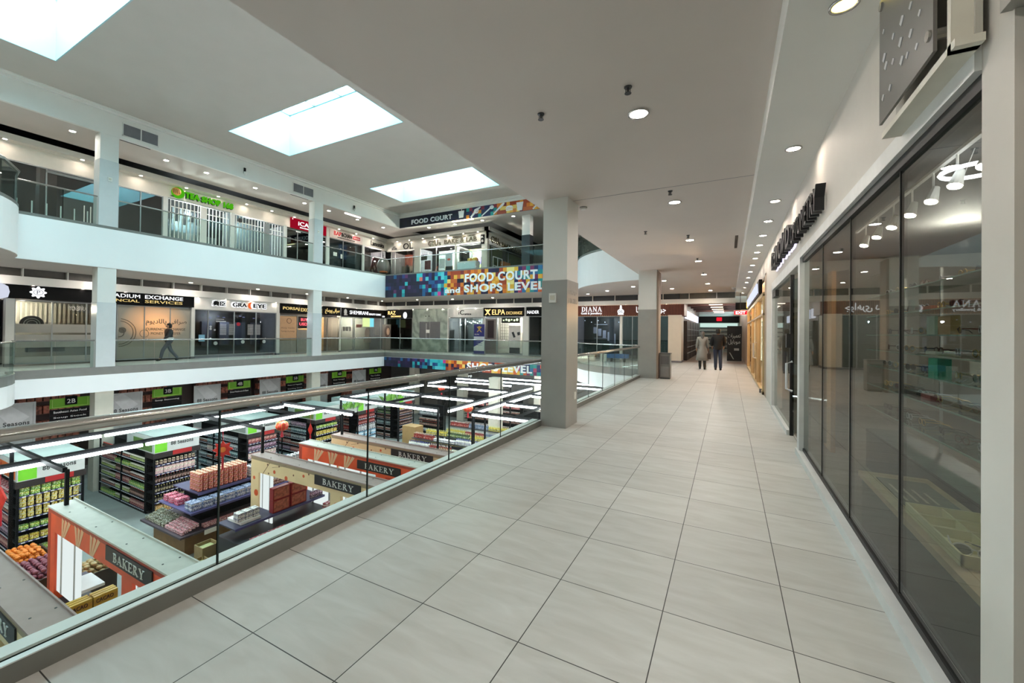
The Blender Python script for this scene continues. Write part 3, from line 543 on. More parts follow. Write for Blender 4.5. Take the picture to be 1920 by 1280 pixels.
part(t, 'display_shelves', C('3b4050'), lambda m: [m.fbox(F, 12+k*.9, 12.5+k*.9, .6, 1.9, -1.4, -1.2) for k in range(4)])
t = letters(F, 'white lettering with black edges and an orange crescent over the dark optical shop', [('GRA', 12.88, 13.62, 2.72, 2.95, SB), ('EYE', 14.0, 14.72, 2.72, 2.95, SB), ('典臣', 11.9, 12.5, 2.72, 2.98, SB, 2)], n=.06)
part(t, 'halo', SW_, lambda m: (m.text(F, 'GRA', 12.82, 13.68, 2.68, 2.99, .02, .056, bold=7), m.text(F, 'EYE', 13.96, 14.78, 2.68, 2.99, .02, .056, bold=7), m.text(F, '典臣', 11.84, 12.56, 2.68, 3.02, .02, .056, bold=7)))
part(t, 'crescent', em('orange_lit', 'f0703a', 1.0), lambda m: m.fpoly(F, [(13.94+.0+.17*math.cos(math.radians(a))-.04, 2.84+.19*math.sin(math.radians(a))) for a in range(90, 271, 15)]+[(13.96+.09*math.cos(math.radians(a))-.04, 2.84+.17*math.sin(math.radians(a))) for a in range(270, 89, -15)], 0, .1))
t = shop(F, 'd', 'warm lit exchange shop with beige posters and a red number board', 15.6, 20.0, .04, 2.4, mull=(16.8, 18.1, 19.0), inner=C('d8b78a'), lamp=(18, (1, .75, .5), 19.2, 2.0))
part(t, 'beige_poster', C('c79e78'), lambda m: m.fbox(F, 15.66, 16.75, .9, 2.32, -.018, -.01)); part(t, 'poster_lettering', C('7a5a40'), lambda m: (m.text(F, 'Money Transfer', 15.75, 16.65, 1.55, 1.65, -.012, -.004), m.text(F, 'Foreign Exchange', 15.75, 16.65, 1.35, 1.45, -.012, -.004), m.tube([F.p(16.25+.15*math.cos(x/14*2*math.pi), 2.05+.15*math.sin(x/14*2*math.pi), -.006) for x in range(14)], .02, 5, closed=True)))
part(t, 'rate_board', C('1c0a0c'), lambda m: m.fbox(F, 16.85, 17.6, 1.6, 2.34, -.018, -.008)); part(t, 'rate_digits', em('red_digits', 'ff5a66', 2.2), lambda m: (m.text(F, 'BUY', 17.05, 17.5, 2.06, 2.24, -.01, 0, bold=1), m.text(F, 'USD', 16.95, 17.5, 1.78, 1.96, -.01, 0, bold=1)))
part(t, 'grey_poster', C('8f8a82'), lambda m: (m.fbox(F, 16.85, 18.0, .1, 1.5, -.018, -.01), m.fbox(F, 15.66, 16.75, .1, .85, -.018, -.01)))
signboard(F, 15.58, 20.02, 2.5, 3.1, SB, 'black sign with gold lettering of the exchange half hidden by the far pale column',
    [('PORSAJ', 15.76, 16.85, 2.68, 2.9, SG_), ('EXCHANGE', 16.95, 18.5, 2.66, 2.88, SG_), (pers('صرافی پورساج'), 18.75, 19.9, 2.6, 2.98, SG_, 0)])
t = shop(F, 'e', 'beauty clinic shopfront with a pale window portrait and framed notices', 20.09, 24.3, .02, 2.48, mull=(21.2, 21.35, 23.9), inner=C('b8b4a8'), lamp=(20, (1, .92, .8), 22.5, 2.2))
part(t, 'lit_screen', em('yellow_blue_screen', 'dff2a8', 1.1), lambda m: m.fbox(F, 22.1, 22.8, 1.78, 2.46, -.018, -.008)); part(t, 'lit_screen_blue', em('cyan_screen', '86e0ee', 1.1), lambda m: m.fbox(F, 22.8, 23.2, 1.78, 2.46, -.018, -.008))
part(t, 'framed_notices', C('4c4c48'), lambda m: [m.fbox(F, 20.3+k*.27, 20.5+k*.27, 1.45, 1.75, -.018, -.008) for k in range(3)])
part(t, 'face_print', C('8c857c'), lambda m: (m.disc(F, 22.55, 1.35, .25, -.018, -.008, 20, ry=.36), m.fbox(F, 22.2, 22.95, .6, 1.0, -.018, -.01)), label='grey portrait printed on the window'); part(t, 'notice_lines', C('8a857a'), lambda m: [m.fbox(F, 23.35, 23.75, 1.2+k*.09, 1.22+k*.09, -.018, -.01) for k in range(7)])
part(t, 'window_plaque', C('6a4038'), lambda m: m.fbox(F, 21.5, 22.0, 1.72, 1.95, -.018, -.01))
def face(t, n):
    part(t, 'portrait', C('4a342c'), lambda m: (m.disc(FF2, -23.2, 1.45, .3, n+.0, n+.004, 20, ry=.45),)); part(t, 'face', C('c09a82'), lambda m: m.disc(FF2, -23.12, 1.45, .15, n+.004, n+.008, 16, ry=.28))
flat(FF2, 'poster_board', 'tall dark poster board with a woman portrait in the middle level far left corner', -23.72, -22.98+.1, .05, 2.0, .35, C('6f655f'), extra=face, th=.04)
signboard(F, 20.08, 24.4, 2.48, 3.08, SB, 'black sign with white serif lettering of the beauty clinic', [('SHEMIRANI', 20.79, 22.5, 2.66, 2.92, SW_, 0), ('BEAUTY CLINIC', 22.6, 23.8, 2.66, 2.8, SW_), ('LTD', 23.95, 24.2, 2.55, 2.66, SW_)],
    extra=lambda t, n: part(t, 'emblem', C('b9b9b9'), lambda m: (m.disc(F, 20.42, 2.8, .13, n, n+.01, 16, ry=.2), m.fbox(F, 20.3, 20.6, 2.56, 2.64, n, n+.01))))
# ---- middle level, far wall
F = FF2
mb = MB()
for a, b in ((-17.78, -17.7), (-14.78, -14.7), (-11.75, -11.35), (-5.52, -5.4)): mb.fbox(F, a, b, 0, 3.16, -.2, .04)
mb.build('trim_shop_pillars_far', WHITE, **S)
t = shop(F, 'f', 'black exchange shopfront in the far left corner of the middle level', -23.68, -21.05, .04, 2.5, mull=(-22.3,), inner=BLACK, glass=gl('smoked_glass', '3a3a3a', .03, .5))
part(t, 'door_pull', FRAMEG, lambda m: m.fbox(F, -22.2, -22.17, .5, 1.3, .02, .05))
signboard(F, -23.68, -21.05, 2.48, 3.1, SB, 'black sign with cream lettering and a round white badge in the far left corner', [('RAZ', -23.42, -22.65, 2.76, 3.04, EMG, 0), ('EXCHANGE', -23.1, -22.1, 2.56, 2.68, EMG)],
    extra=lambda t, n: part(t, 'round_badge', SW_, lambda m: m.disc(F, -21.69, 2.7, .19, n, n+.02, 20, ry=.25)))
t = thing('marble_papered_front', (-19.4, YWF, 0), 'vacant shopfront papered with green grey marble pattern and a grey door panel', 'shop')
part(t, 'marble_sheet', MARB, lambda m: (m.fbox(F, -21.02, -20.36, 0, 3.15, -.06, .03), m.fbox(F, -18.42, -17.76, 0, 3.15, -.06, .03), m.fbox(F, -20.36, -18.42, 2.21, 3.15, -.06, .03), m.fbox(F, -20.36, -18.42, 0, .98, -.06, .03)))
part(t, 'door_panel', C('66666a'), lambda m: m.fbox(F, -20.36, -18.42, .98, 2.21, -.06, 0)); part(t, 'door_edge', FRAMEG, lambda m: (m.fbox(F, -19.75, -19.68, .98, 2.1, 0, .02), m.fbox(F, -19.4, -19.37, .98, 2.21, 0, .01))); part(t, 'notice', SWO, lambda m: m.fbox(F, -19.72, -19.4, 1.38, 1.62, .02, .03)); part(t, 'stickers', C('2b2b2b'), lambda m: (m.disc(F, -19.75, 2.62, .05, .03, .035, 8), m.disc(F, -19.45, 2.62, .05, .03, .035, 8)))
t = shop(F, 'g', 'glazed optician with hanging fittings and dark display racks on the far wall', -17.66, -14.78, .02, 2.48, mull=(-16.75, -16.3), inner=C('454a4c'), lamp=(30, (.9, 1, .95), -16, 2.2))
part(t, 'display_racks', C('1d1f22'), lambda m: [m.fbox(F, -16.2, -14.9, .4+k*.25, .45+k*.25, -1.4, -1.0) for k in range(7)]); part(t, 'hanging_fittings', C('c9ccd0'), lambda m: [m.disc(F, -16.6+k*.17, 2.25-.06*(k % 3), .035, -.8, -.76, 8) for k in range(10)])
part(t, 'coat_shape', BLACK, lambda m: m.fbox(F, -16.72, -16.4, .6, 1.95, -.6, -.4))
signboard(F, -17.68, -14.8, 2.52, 3.14, C('cdccc6'), 'pale blank sign band with small black optical lettering', [('iC', -16.8, -16.35, 2.7, 3.02, SB, 0), ('OPTICAL', -16.3, -15.72, 2.68, 2.78, SB)], depth=.05)
t = shop(F, 'h', 'exchange shopfront with lattice window, grey door and pale notices behind the blue stand', -14.7, -11.75, .02, 2.52, mull=(-13.75, -13.68), inner=C('b5aea4'), lamp=(45, (1, .95, .85), -13, 2.2))
part(t, 'door_leaf', C('77706a'), lambda m: m.fbox(F, -14.6, -13.8, .05, 2.4, -.018, -.01)); part(t, 'door_window', C('2c1f1e'), lambda m: m.fbox(F, -14.45, -13.95, 1.1, 2.3, -.01, -.004))
part(t, 'lattice', C('4a4038'), lambda m: [m.fbox(F, -13.6, -12.95, 1.0+k*.2, 1.02+k*.2, -.3, -.28) for k in range(7)]+[m.fbox(F, -13.6+k*.16, -13.58+k*.16, 1.0, 2.4, -.3, -.28) for k in range(5)])
part(t, 'wall_notice', C('cfcac4'), lambda m: m.fbox(F, -12.8, -11.95, .1, 1.95, -.018, -.01)); part(t, 'phone_print', C('2a2a2c'), lambda m: (m.fpoly(F, [(-12.6, 1.5), (-12.45, 1.55), (-12.3, 1.2), (-12.45, 1.15)], -.01, -.004), m.fpoly(F, [(-12.2, 1.5), (-12.0, 1.55), (-11.97, 1.35), (-12.15, 1.3)], -.01, -.004), m.fbox(F, -12.75, -11.98, .12, .5, -.01, -.004)))
part(t, 'lit_sign', C('1a1c10'), lambda m: m.fbox(F, -13.35, -12.0, 2.12, 2.48, -.018, .0)); part(t, 'lit_sign_marks', em('green_white_lit', 'eaffc8', 1.6), lambda m: [m.disc(F, -13.2+k*.2, 2.3+(k % 2)*.04, .05+.02*(k % 3), 0, .01, 8) for k in range(6)])
signboard(F, -14.72, -11.66, 2.57, 3.15, SB, 'black sign with yellow emblem and gold serif lettering of the exchange on the far wall', [('ELPA', -14.03, -13.05, 2.68, 3.02, EMG, 0), ('EXCHANGE', -12.95, -11.78, 2.68, 2.88, SG_, 0)],
    extra=lambda t, n: part(t, 'emblem', EMG, lambda m: (m.disc(F, -14.38, 2.95, .09, n, n+.02, 12), m.fpoly(F, [(-14.6, 2.66), (-14.5, 2.66), (-14.14, 3.05), (-14.24, 3.05)], n, n+.02), m.fpoly(F, [(-14.16, 2.66), (-14.26, 2.66), (-14.62, 3.05), (-14.52, 3.05)], n, n+.02))))
signboard(F, -11.5, -8.3, 2.57, 3.15, SB, 'black sign with white lettering mostly hidden behind the nearest column', [('NADER', -11.42, -10.6, 2.72, 2.92, SW_)])
t = shop(F, 'i', 'dark shopfront mostly hidden behind the nearest column', -11.35, -8.3, .02, 2.55, mull=(-10.4,), inner=BLACK)
def bs(t, n):
    part(t, 'print_curve', SWO, lambda m: m.fpoly(FF2, [(-15.02, .5), (-14.2, .95), (-14.2, .25), (-15.02, .25)], n, n+.004)); part(t, 'print_upper', C('dfe0ea'), lambda m: m.fbox(FF2, -15.02, -14.2, .95, 1.2, n, n+.003))
    part(t, 'emblem', GOLD, lambda m: (m.disc(FF2, -14.6, 1.8, .1, n, n+.005, 12), m.fpoly(FF2, [(-14.8, 1.5), (-14.72, 1.5), (-14.4, 1.85), (-14.48, 1.85)], n, n+.005), m.fpoly(FF2, [(-14.4, 1.5), (-14.48, 1.5), (-14.8, 1.85), (-14.72, 1.85)], n, n+.005)))
    part(t, 'lettering', SWO, lambda m: m.text(FF2, 'ELPA', -14.95, -14.6, 1.3, 1.38, n, n+.005)); part(t, 'print_lines', C('8086b0'), lambda m: [m.fbox(FF2, -14.8, -14.35, .62+k*.12, .65+k*.12, n+.004, n+.008) for k in range(4)])
    part(t, 'foot', FRAMEG, lambda m: m.fbox(FF2, -15.05, -14.15, .0, .06, n-.1, n+.1))
flat(FF2, 'banner_stand', 'blue and white roll-up banner stand in front of the far exchange', -15.02, -14.2, .04, 2.02, .8, C('2b2a78'), extra=bs, cat='banner')
mb = MB(); mb.fbox(F, -11.85, -11.7, 1.9, 2.05, .04, .08)
# wood clad jewellery shop
WSL = pm('red_brown_slat', '4f2114', .5, var=.2, scale=12)
t = thing('jewellery_sign_band', (-5.2, YWF, 2.55), 'red brown slatted wooden sign band of the jewellery shop with white letters', 'sign')
part(t, 'backing', WSL, lambda m: m.fbox(F, -8.25, -2.25, 2.55, 3.15, -.1, .1)); part(t, 'slats', pm('red_brown_slat_light', '7a3a22', .5, var=.2), lambda m: [m.fbox(F, -8.22+k*.075, -8.19+k*.075, 2.56, 3.14, .1, .13) for k in range(80)])
part(t, 'edge_lights', em('amber_beads', 'ffb060', 2.0), lambda m: [m.fbox(F, -8.2+k*.12, -8.18+k*.12, z, z+.015, .13, .14) for k in range(50) for z in (2.535, 3.145)])
part(t, 'return_side', WOODD, lambda m: m.box(-2.27, -2.1, 24.3, 26.0, 2.52, 3.15))
part(t, 'lettering', SW_, lambda m: (m.serif(F, 'DIANA', -7.8, -6.55, 2.8, 3.08, .13, .18), m.text(F, 'Gold & Jewellery', -7.82, -6.56, 2.6, 2.76, .13, .17, bold=1)))
part(t, 'perfume_emblem', SW_, lambda m: (m.disc(F, -5.46, 2.78, .19, .13, .17, 12, ry=.16), m.fbox(F, -5.52, -5.4, 2.93, 3.06, .13, .17), m.fbox(F, -5.62, -5.3, 2.6, 2.66, .13, .17), m.disc(F, -5.46, 3.1, .05, .13, .17, 10))); part(t, 'emblem_marks', C('30405a'), lambda m: m.text(F, 'DG', -5.57, -5.35, 2.71, 2.86, .17, .18, bold=1))
part(t, 'script_lettering', SW_, lambda m: m.text(F, pers('جواهری دیانا'), -4.6, -3.02, 2.62, 3.05, .13, .17, bold=1))
t = shop(F, 'j', 'dark jewellery shopfront under the slatted wooden band', -8.2, -5.52, .03, 2.53, mull=(-6.9,), inner=BLACK, lamp=(8, (.8, .85, 1), -6.5, 2.2))
part(t, 'display_cases', C('9aa0b0'), lambda m: [m.fbox(F, -7.5+k*.3, -7.3+k*.3, 1.5-.15*k, 1.9-.1*k, -1.4, -1.38) for k in range(5)]+[m.fbox(F, -7.4, -6.6, 1.2, 1.23, -1.3, -1.2), m.fbox(F, -7.4, -6.6, 2.05, 2.08, -1.3, -1.2)]); part(t, 'spots', em('cold_spots', 'dfe6ff', 3), lambda m: [m.disc(F, -7.9+k*.42, 2.3-.1*(k % 2), .025, -.9, -.88, 8) for k in range(6)])
part(t, 'blue_pillar', C('3a3f58'), lambda m: m.fbox(F, -6.2, -5.95, .1, 2.4, -.4, -.2))
t = shop(F, 'k', 'grey green glazed front right of the jewellery shop behind the second column', -5.4, -2.86, .03, 2.53, mull=(-4.85, -4.2, -3.5), inner=C('5a6668'), glass=gl('greenish_glass', '7d9090', .08, 1.0), lamp=(14, (.9, 1, 1), -4, 2.2))
part(t, 'hanging_strips', C('9fb0b4'), lambda m: [m.fbox(F, -5.3+k*.22, -5.26+k*.22, .3, 2.4, -.5, -.48) for k in range(11)])
mb = MB(); mb.box(-2.86, -2.2, 23.95, 25.2, 0, 2.55); mb.build('trim_pillar_cream', pm('cream_pillar_upper', 'd8cdbc', .5, var=.02), **S); mb = MB(); mb.box(-2.88, -2.18, 23.93, 25.22, 0, .1); mb.build('baseboard_pillar', MGREY, **S)
# ---- top level, left wall
F = FL3
mb = MB()
for a, b in ((9.67, 9.85), (12.72, 12.93), (15.78, 15.97), (18.8, 19.04), (21.93, 22.12)): mb.fbox(F, a, b, Z3, 7.82, -.2, .05)
mb.fbox(F, -8, 3.0, Z3, 7.8, -.2, 0); mb.build('trim_shop_pillars_top', pm('cool_white_pillar', 'dfe0dc', .6, var=.02), **S)
DG = gl('dark_reflective_glass', '50585a', .12, 1.2)
t = shop(F, 'l', 'dark empty top level shop with glass doors left of the near pale column', 3.0, 8.0, Z3, 7.79, mull=(4.4, 5.8, 7.3), inner=C('4a4947'), glass=DG)
part(t, 'ceiling_track', C('7a7f80'), lambda m: (m.fbox(F, 5.8, 8, 7.62, 7.72, .0, .03),)); part(t, 'door_glass', gl('teal_door_glass', '6fa8ac', .2, 1), lambda m: m.fbox(F, 6.3, 7.9, Z3, 7.1, .02, .03)); part(t, 'door_pull', WHITE, lambda m: (m.fbox(F, 6.9, 6.93, Z3+.3, Z3+1.4, .03, .06), m.fbox(F, 7.1, 7.13, Z3+.3, Z3+1.4, .03, .06)))
t = shop(F, 'm', 'dark reflecting top level window right of the near pale column', 8.0, 9.67, Z3, 7.8, mull=(8.8,), inner=C('2c3032'), glass=DG)
def grille(F, t, u0, u1, w0, w1):
    part(t, 'grille_bars', SWO, lambda m: [m.fbox(F, u0+k*.17, u0+.035+k*.17, w0, w1, .015, .04) for k in range(int((u1-u0)/.17)+1)]+[m.fbox(F, u0, u1, w, w+.04, .015, .035) for w in (w0+.45, w1-.35)])
t = shop(F, 'n', 'tea shop window behind a white folding grille below the green letters', 9.85, 12.72, Z3, 7.82, mull=(11.3,), inner=C('6d7e84'), lamp=(60, (.9, 1, 1), 11, 7.4)); grille(F, t, 9.95, 12.62, Z3, 7.75)
part(t, 'hanging_goods', C('2b2f33'), lambda m: [m.fbox(F, 10.1+k*.33, 10.32+k*.33, 7.0-.1*(k % 3), 7.6, -.7, -.6) for k in range(8)]); part(t, 'counter', C('cfd9db'), lambda m: m.fbox(F, 10.1, 12.4, Z3, 6.4, -1.1, -.7)); part(t, 'grille_lock_panel', WHITE, lambda m: m.fbox(F, 11.25, 11.55, Z3, 7.75, .02, .05))
t = shop(F, 'o', 'second grille covered window right of the green lettered tea shop', 12.93, 15.78, Z3, 7.78, mull=(14.4,), inner=C('4a555a'), lamp=(35, (.9, 1, 1), 14, 7.4)); grille(F, t, 13.0, 15.7, Z3, 7.72)
part(t, 'grille_lock_panel', C('8d9496'), lambda m: m.fbox(F, 14.55, 14.9, Z3, 7.7, .02, .05)); part(t, 'round_sticker', C('2c2c2c'), lambda m: m.disc(F, 13.2, 7.5, .12, .05, .06))
GRN = em('green_lit_letters', '58c21c', .75)
t = letters(FL3, 'green illuminated tea shop lettering with a round gold and green logo', [('TEA SHOP 168', 10.55, 12.8, 7.98, 8.28, GRN, 2)], n=.04, depth=.1)
part(t, 'letter_edges', C('173f10'), lambda m: m.text(F, 'TEA SHOP 168', 10.5, 12.82, 7.95, 8.27, 0, .05, bold=3))
part(t, 'round_logo', GRN, lambda m: m.disc(F, 10.26, 8.14, .27, 0, .08, 24)); part(t, 'logo_face', mcol('logo_gold', 'b98a3c'), lambda m: m.disc(F, 10.18, 8.18, .19, .08, .1, 20)); part(t, 'logo_marks', C('4a3012'), lambda m: [m.fbox(F, 10.05+k*.08, 10.08+k*.08, 8.08, 8.28, .1, .11) for k in range(4)]); part(t, 'logo_leaf', C('2c6a1a'), lambda m: m.fpoly(F, [(9.95, 7.93), (10.1, 7.99), (10.1, 7.9)], .0, .05))
t = shop(F, 'p', 'dark top level shop with yellow tube reflections under the red sign', 15.97, 18.8, Z3, 7.72, mull=(16.7, 17.8), inner=C('211d1e'), glass=DG)
part(t, 'tube_reflections', em('yellow_tube_reflection', 'ffe860', 1.6), lambda m: (m.fbox(F, 16.1, 16.6, 7.0, 7.03, -.9, -.87), m.fbox(F, 16.8, 17.3, 7.1, 7.13, -.9, -.87))); part(t, 'wall_plaque', SWO, lambda m: m.fbox(F, 16.6, 16.9, 7.6, 7.68, .01, .03))  # tube reflections in the glass, built as glowing bars
signboard(F, 16.2, 18.75, 7.8, 8.42, em('red_lit_sign', 'c01530', .55), 'red sign with white lettering behind the far pale top level column', [('iCAN', 16.68, 17.75, 8.02, 8.28, SW_, 1), ('EDUCATION & IMMIGRATION', 16.8, 18.2, 7.88, 7.95, SW_, 0)], extra=lambda t, n: part(t, 'corner_spot', em('pink_spot', 'ffb0b0', 3), lambda m: m.disc(FL3, 16.3, 8.35, .035, n, n+.01, 8)))
t = shop(F, 'q', 'restaurant front with blue and red menu screens under the pale red lettered sign', 19.05, 21.93, Z3, 7.78, mull=(20.2,), inner=C('1e2422'), glass=gl('dark_glass_b', '8a9a9a', .08, 1.0), lamp=(20, (1, 1, 1), 21, 7.4))
part(t, 'menu_screen', em('blue_screen', '5a90d8', .7), lambda m: (m.fbox(F, 20.25, 20.6, 6.6, 7.6, -.5, -.45), m.fbox(F, 20.62, 20.95, 6.6, 7.6, -.5, -.45))); part(t, 'menu_screen_red', em('brown_red_screen', 'a0503a', .6), lambda m: m.fbox(F, 20.97, 21.7, 7.0, 7.6, -.5, -.45)); part(t, 'notices', SWO, lambda m: (m.fbox(F, 19.4, 19.7, 6.6, 6.85, .01, .015), m.fbox(F, 20.0, 20.15, 6.5, 6.8, .01, .015))); part(t, 'counter', TEAL, lambda m: m.fbox(F, 20.2, 21.8, Z3, 6.4, -.9, -.5))
signboard(F, 19.05, 21.93, 7.8, 8.36, pm('pinkish_white_board', 'e6d6ce', .5), 'pale sign with red and black lettering of the rice restaurant', [('BAP', 19.4, 20.0, 8.02, 8.3, em('red_lit_letters', 'd8202a', .8), 1), ('&CHAN', 20.02, 20.95, 8.02, 8.3, SB, 1), ('HOMESTYLE KOREAN FOOD', 19.7, 21.2, 7.88, 7.94, SB, 0)], depth=.04,
    extra=lambda t, n: (part(t, 'red_badge', RED, lambda m: m.fbox(FL3, 21.02, 21.68, 8.03, 8.26, n, n+.02)), part(t, 'badge_lettering', SWO, lambda m: m.text(FL3, 'KOREAN', 21.08, 21.62, 8.09, 8.19, n+.02, n+.03))))
t = shop(F, 'r', 'open top level cafe corner with grey egg chair and dark red artwork', 22.12, 24.3, Z3, 7.76, mull=(23.9,), inner=C('2a2422'), lamp=(25, (1, .85, .8), 23.5, 7.2))
part(t, 'art_panel', C('6a3034'), lambda m: m.fpoly(F, [(23.0, Z3), (24.0, Z3), (24.2, 7.2), (23.6, 7.3), (23.4, 6.6)], -.6, -.56)); part(t, 'art_marks', C('d8b8b0'), lambda m: [m.fpoly(F, [(23.3+k*.2, 5.6+.3*k), (23.42+k*.2, 5.75+.3*k), (23.3+k*.2, 6.0+.3*k), (23.2+k*.2, 5.9+.3*k)], -.56, -.55) for k in range(4)])
letters(F, 'thin dark handwriting-like lettering at the far end of the left top wall', [('Lamonita', 22.75, 24.1, 7.95, 8.3, SB, 0)], n=.02, depth=.03)
# ---- top level, far wall
F = FF2
mb = MB()
for a, b in ((-20.95, -20.4), (-17.2, -17.08), (-14.98, -14.55)): mb.fbox(F, a, b, Z3, 7.75, -.3, .02)
mb.build('trim_shop_pillars_top_far', pm('warm_white_pillar', 'e3ddd0', .6, var=.02), **S)
letters(F, 'small black two line lettering in the top far corner', [('LIPS', -23.1, -22.85, 7.98, 8.06, SB, 1), ('BY NAIL', -23.2, -22.7, 7.84, 7.92, SB, 1)], n=0, depth=.02)
letters(F, 'large thin black two letter sign over the reddish far shop', [('OL', -22.06, -21.1, 7.77, 8.22, SB, 0)], n=0, depth=.03)
t = shop(F, 's', 'reddish top level salon front in the far corner', -23.3, -20.95, Z3, 7.68, mull=(-22.9, -21.1), inner=C('8a4838'), lamp=(18, (1, .8, .7), -22, 7.2))
part(t, 'wall_lower', C('6f6a62'), lambda m: m.fbox(F, -23.2, -21.0, Z3, 6.7, -1.2, -1.1)); part(t, 'dark_figures', C('16161a'), lambda m: (m.fpoly(F, [(-22.2, Z3), (-21.9, Z3), (-21.95, 6.5), (-22.05, 6.65), (-22.15, 6.5)], -.6, -.4), m.disc(F, -21.5, 5.9, .25, -.6, -.4, 12), m.disc(F, -21.4, 5.6, .3, -.6, -.4, 12)))
t = shop(F, 't', 'bakery window crowded with posters on the top level far wall', -20.4, -17.2, Z3, 7.7, mull=(-18.9,), inner=C('8d9694'), frame=SWO, lamp=(90, (1, 1, .95), -18.5, 7.3))
for nm, c, u0, u1, w0, w1 in (('dark_menu', '2e3030', -20.3, -19.75, 6.8, 7.2), ('blue_poster', '4b86b8', -20.3, -19.8, Z3, 5.9), ('red_dark_poster', '4a2022', -19.95, -19.4, 6.1, 6.75), ('white_notice', 'd8dad6', -19.78, -19.42, Z3, 6.0), ('tall_dark_poster', '1f1a1c', -19.25, -18.65, Z3+.3, 7.45), ('pale_poster', 'c4cfcf', -18.6, -18.1, 6.1, 6.8), ('small_notice', 'dfe2e2', -18.45, -18.2, 5.5, 6.0), ('drink_poster', 'bccdd2', -18.05, -17.45, 5.4, 7.2)): part(t, nm, C(c), lambda m: m.fbox(F, u0, u1, w0, w1, -.018, -.006))
part(t, 'poster_marks', C('b84a30'), lambda m: (m.fpoly(F, [(-19.15, 5.7), (-18.8, 6.3), (-18.72, 6.25), (-18.95, 5.6)], -.006, -.002), m.disc(F, -17.75, 6.7, .16, -.006, -.002, 12, ry=.08)))
GY = pm('grey_gold_letters', '7d745c', .35, metal=.4)
letters(F, 'grey gold bakery lettering over the poster crowded window', [('GYU', -19.6, -18.75, 7.78, 8.2, GY, 1), ('s', -18.68, -18.45, 7.8, 8.0, GY, 1), ('BAKE & LAB', -18.15, -15.4, 7.82, 8.14, GY, 1), ('KOREAN BAKERY & DESSERT', -17.4, -15.5, 8.2, 8.27, GY, 0)], n=0, depth=.05)
t = shop(F, 'u', 'open bakery front with green wall and purple poster at the top level corner', -17.08, -14.98, Z3, 7.62, inner=C('a8b070'), glass=gl('clear_glass_b', 'f0f4f2', .02, .6), lamp=(70, (1, 1, .85), -16, 7.2))
part(t, 'dark_fridge', C('17181a'), lambda m: m.fbox(F, -17.0, -16.3, Z3, 7.3, -.9, -.5)); part(t, 'purple_poster', C('6a56a8'), lambda m: m.fbox(F, -15.95, -15.5, 6.35, 7.3, -.95, -.9)); part(t, 'dark_poster', C('25282a'), lambda m: m.fbox(F, -15.35, -15.05, 6.8, 7.5, -.95, -.9))
t = thing('bakery_counter', (-15.9, 24.1, Z3), 'white bakery counter with yellow wrapped loaves on the top level', 'counter'); part(t, 'body', FRAMEW, lambda m: m.fbox(F, -16.6, -15.1, Z3, 6.35, .05, .6)); part(t, 'front_panel', C('c6dfe0'), lambda m: m.fbox(F, -16.55, -15.15, Z3+.1, 6.25, .6, .61))
for k in range(4): mb = MB(); mb.disc(F, -15.8+k*.2, 6.47, .09, .2, .4, 10, ry=.12); mb.build('wrapped_loaf', C('c88a2a' if k % 2 else 'e0c060'), label='%s yellow wrapped loaf on the white bakery counter counted from the left' % ORD[k], cat='bread', group='loaves on the bakery counter')
t = thing('chalkboard', (-17.3, 23.8, Z3), 'small black chalkboard easel before the top level bakery window', 'sign'); part(t, 'board', C('22282c'), lambda m: m.fbox(F, -17.65, -17.05, 5.5, 6.1, .5, .53)); part(t, 'leg', C('b8946a'), lambda m: [m.tube([F.p(u, Z3, .6), F.p(u, 6.15, .5)], .015, 5) for u in (-17.67, -17.03)])
signboard(F, -15.05, -14.76, 7.55, 8.2, SB, 'narrow upright black sign at the bakery corner', [('R', -14.99, -14.82, 7.95, 8.1, SWO, 0), ('8', -14.98, -14.83, 7.68, 7.85, SWO, 0)], depth=.06)
FS = Fr((-14.55, 0, 0), (0, 1, 0), (1, 0, 0))
t = shop(FS, 'v', 'side window of the corner bakery with white stand and orange crate behind it', 24.55, 30.5, Z3, 7.55, mull=(25.0, 27.5), inner=C('8d9460'), lamp=(60, (1, 1, .85), 26, 7.2), d=.4)
part(t, 'orange_crate', C('c8743a'), lambda m: m.fbox(FS, 26.2, 27.3, Z3+.4, 6.6, .05, .3)); part(t, 'white_stand', SWO, lambda m: [m.tube([FS.p(24.7, w_, .3), FS.p(26.0, w_, .3)], .03, 6) for w_ in (5.5, 6.1, 6.7)]+[m.tube([FS.p(u, Z3, .3), FS.p(u, 6.7, .3)], .03, 6) for u in (24.7, 25.35, 26.0)])
letters(FS, 'grey gold bakery lettering on the side wall of the corner bakery', [('GYU', 24.85, 25.9, 7.72, 8.2, GY, 1), ('s', 25.95, 26.2, 7.72, 7.95, GY, 1), ('BAKE & LAB', 26.4, 29.6, 7.7, 8.05, GY, 1)], n=.0, depth=.05)
mb = MB(); mb.box(-12.6, -8, 31.75, 31.9, Z3, 7.6); mb.build('dark_back_front', TEAL, label='teal dark shopfront far back on the top level right of the bakery', cat='shop')
# banner stands / egg chair upstairs
t = thing('egg_chair', (-22.9, 23.2, Z3), 'grey wicker egg chair behind the top level balustrade in the corner', 'chair')
def egg(m): m.lathe([(.1, .5), (.42, .75), (.5, 1.1), (.4, 1.5), (.2, 1.75), (.02, 1.85)], 14, (-22.9, 23.2, Z3))
part(t, 'shell', C('77736e'), egg, smooth=True); part(t, 'stand', C('404040'), lambda m: (m.lathe([(.4, 0), (.4, .04)], 14, (-22.9, 23.2, Z3)), m.tube([(-23.35, 23.2, Z3), (-23.4, 23.2, Z3+1.5), (-22.9, 23.2, Z3+2.0)], .03, 6))); part(t, 'cushion', C('c06a3a'), lambda m: m.lathe([(.01, .62), (.3, .66), (.3, .74), (.01, .8)], 12, (-22.75, 23.05, Z3)))
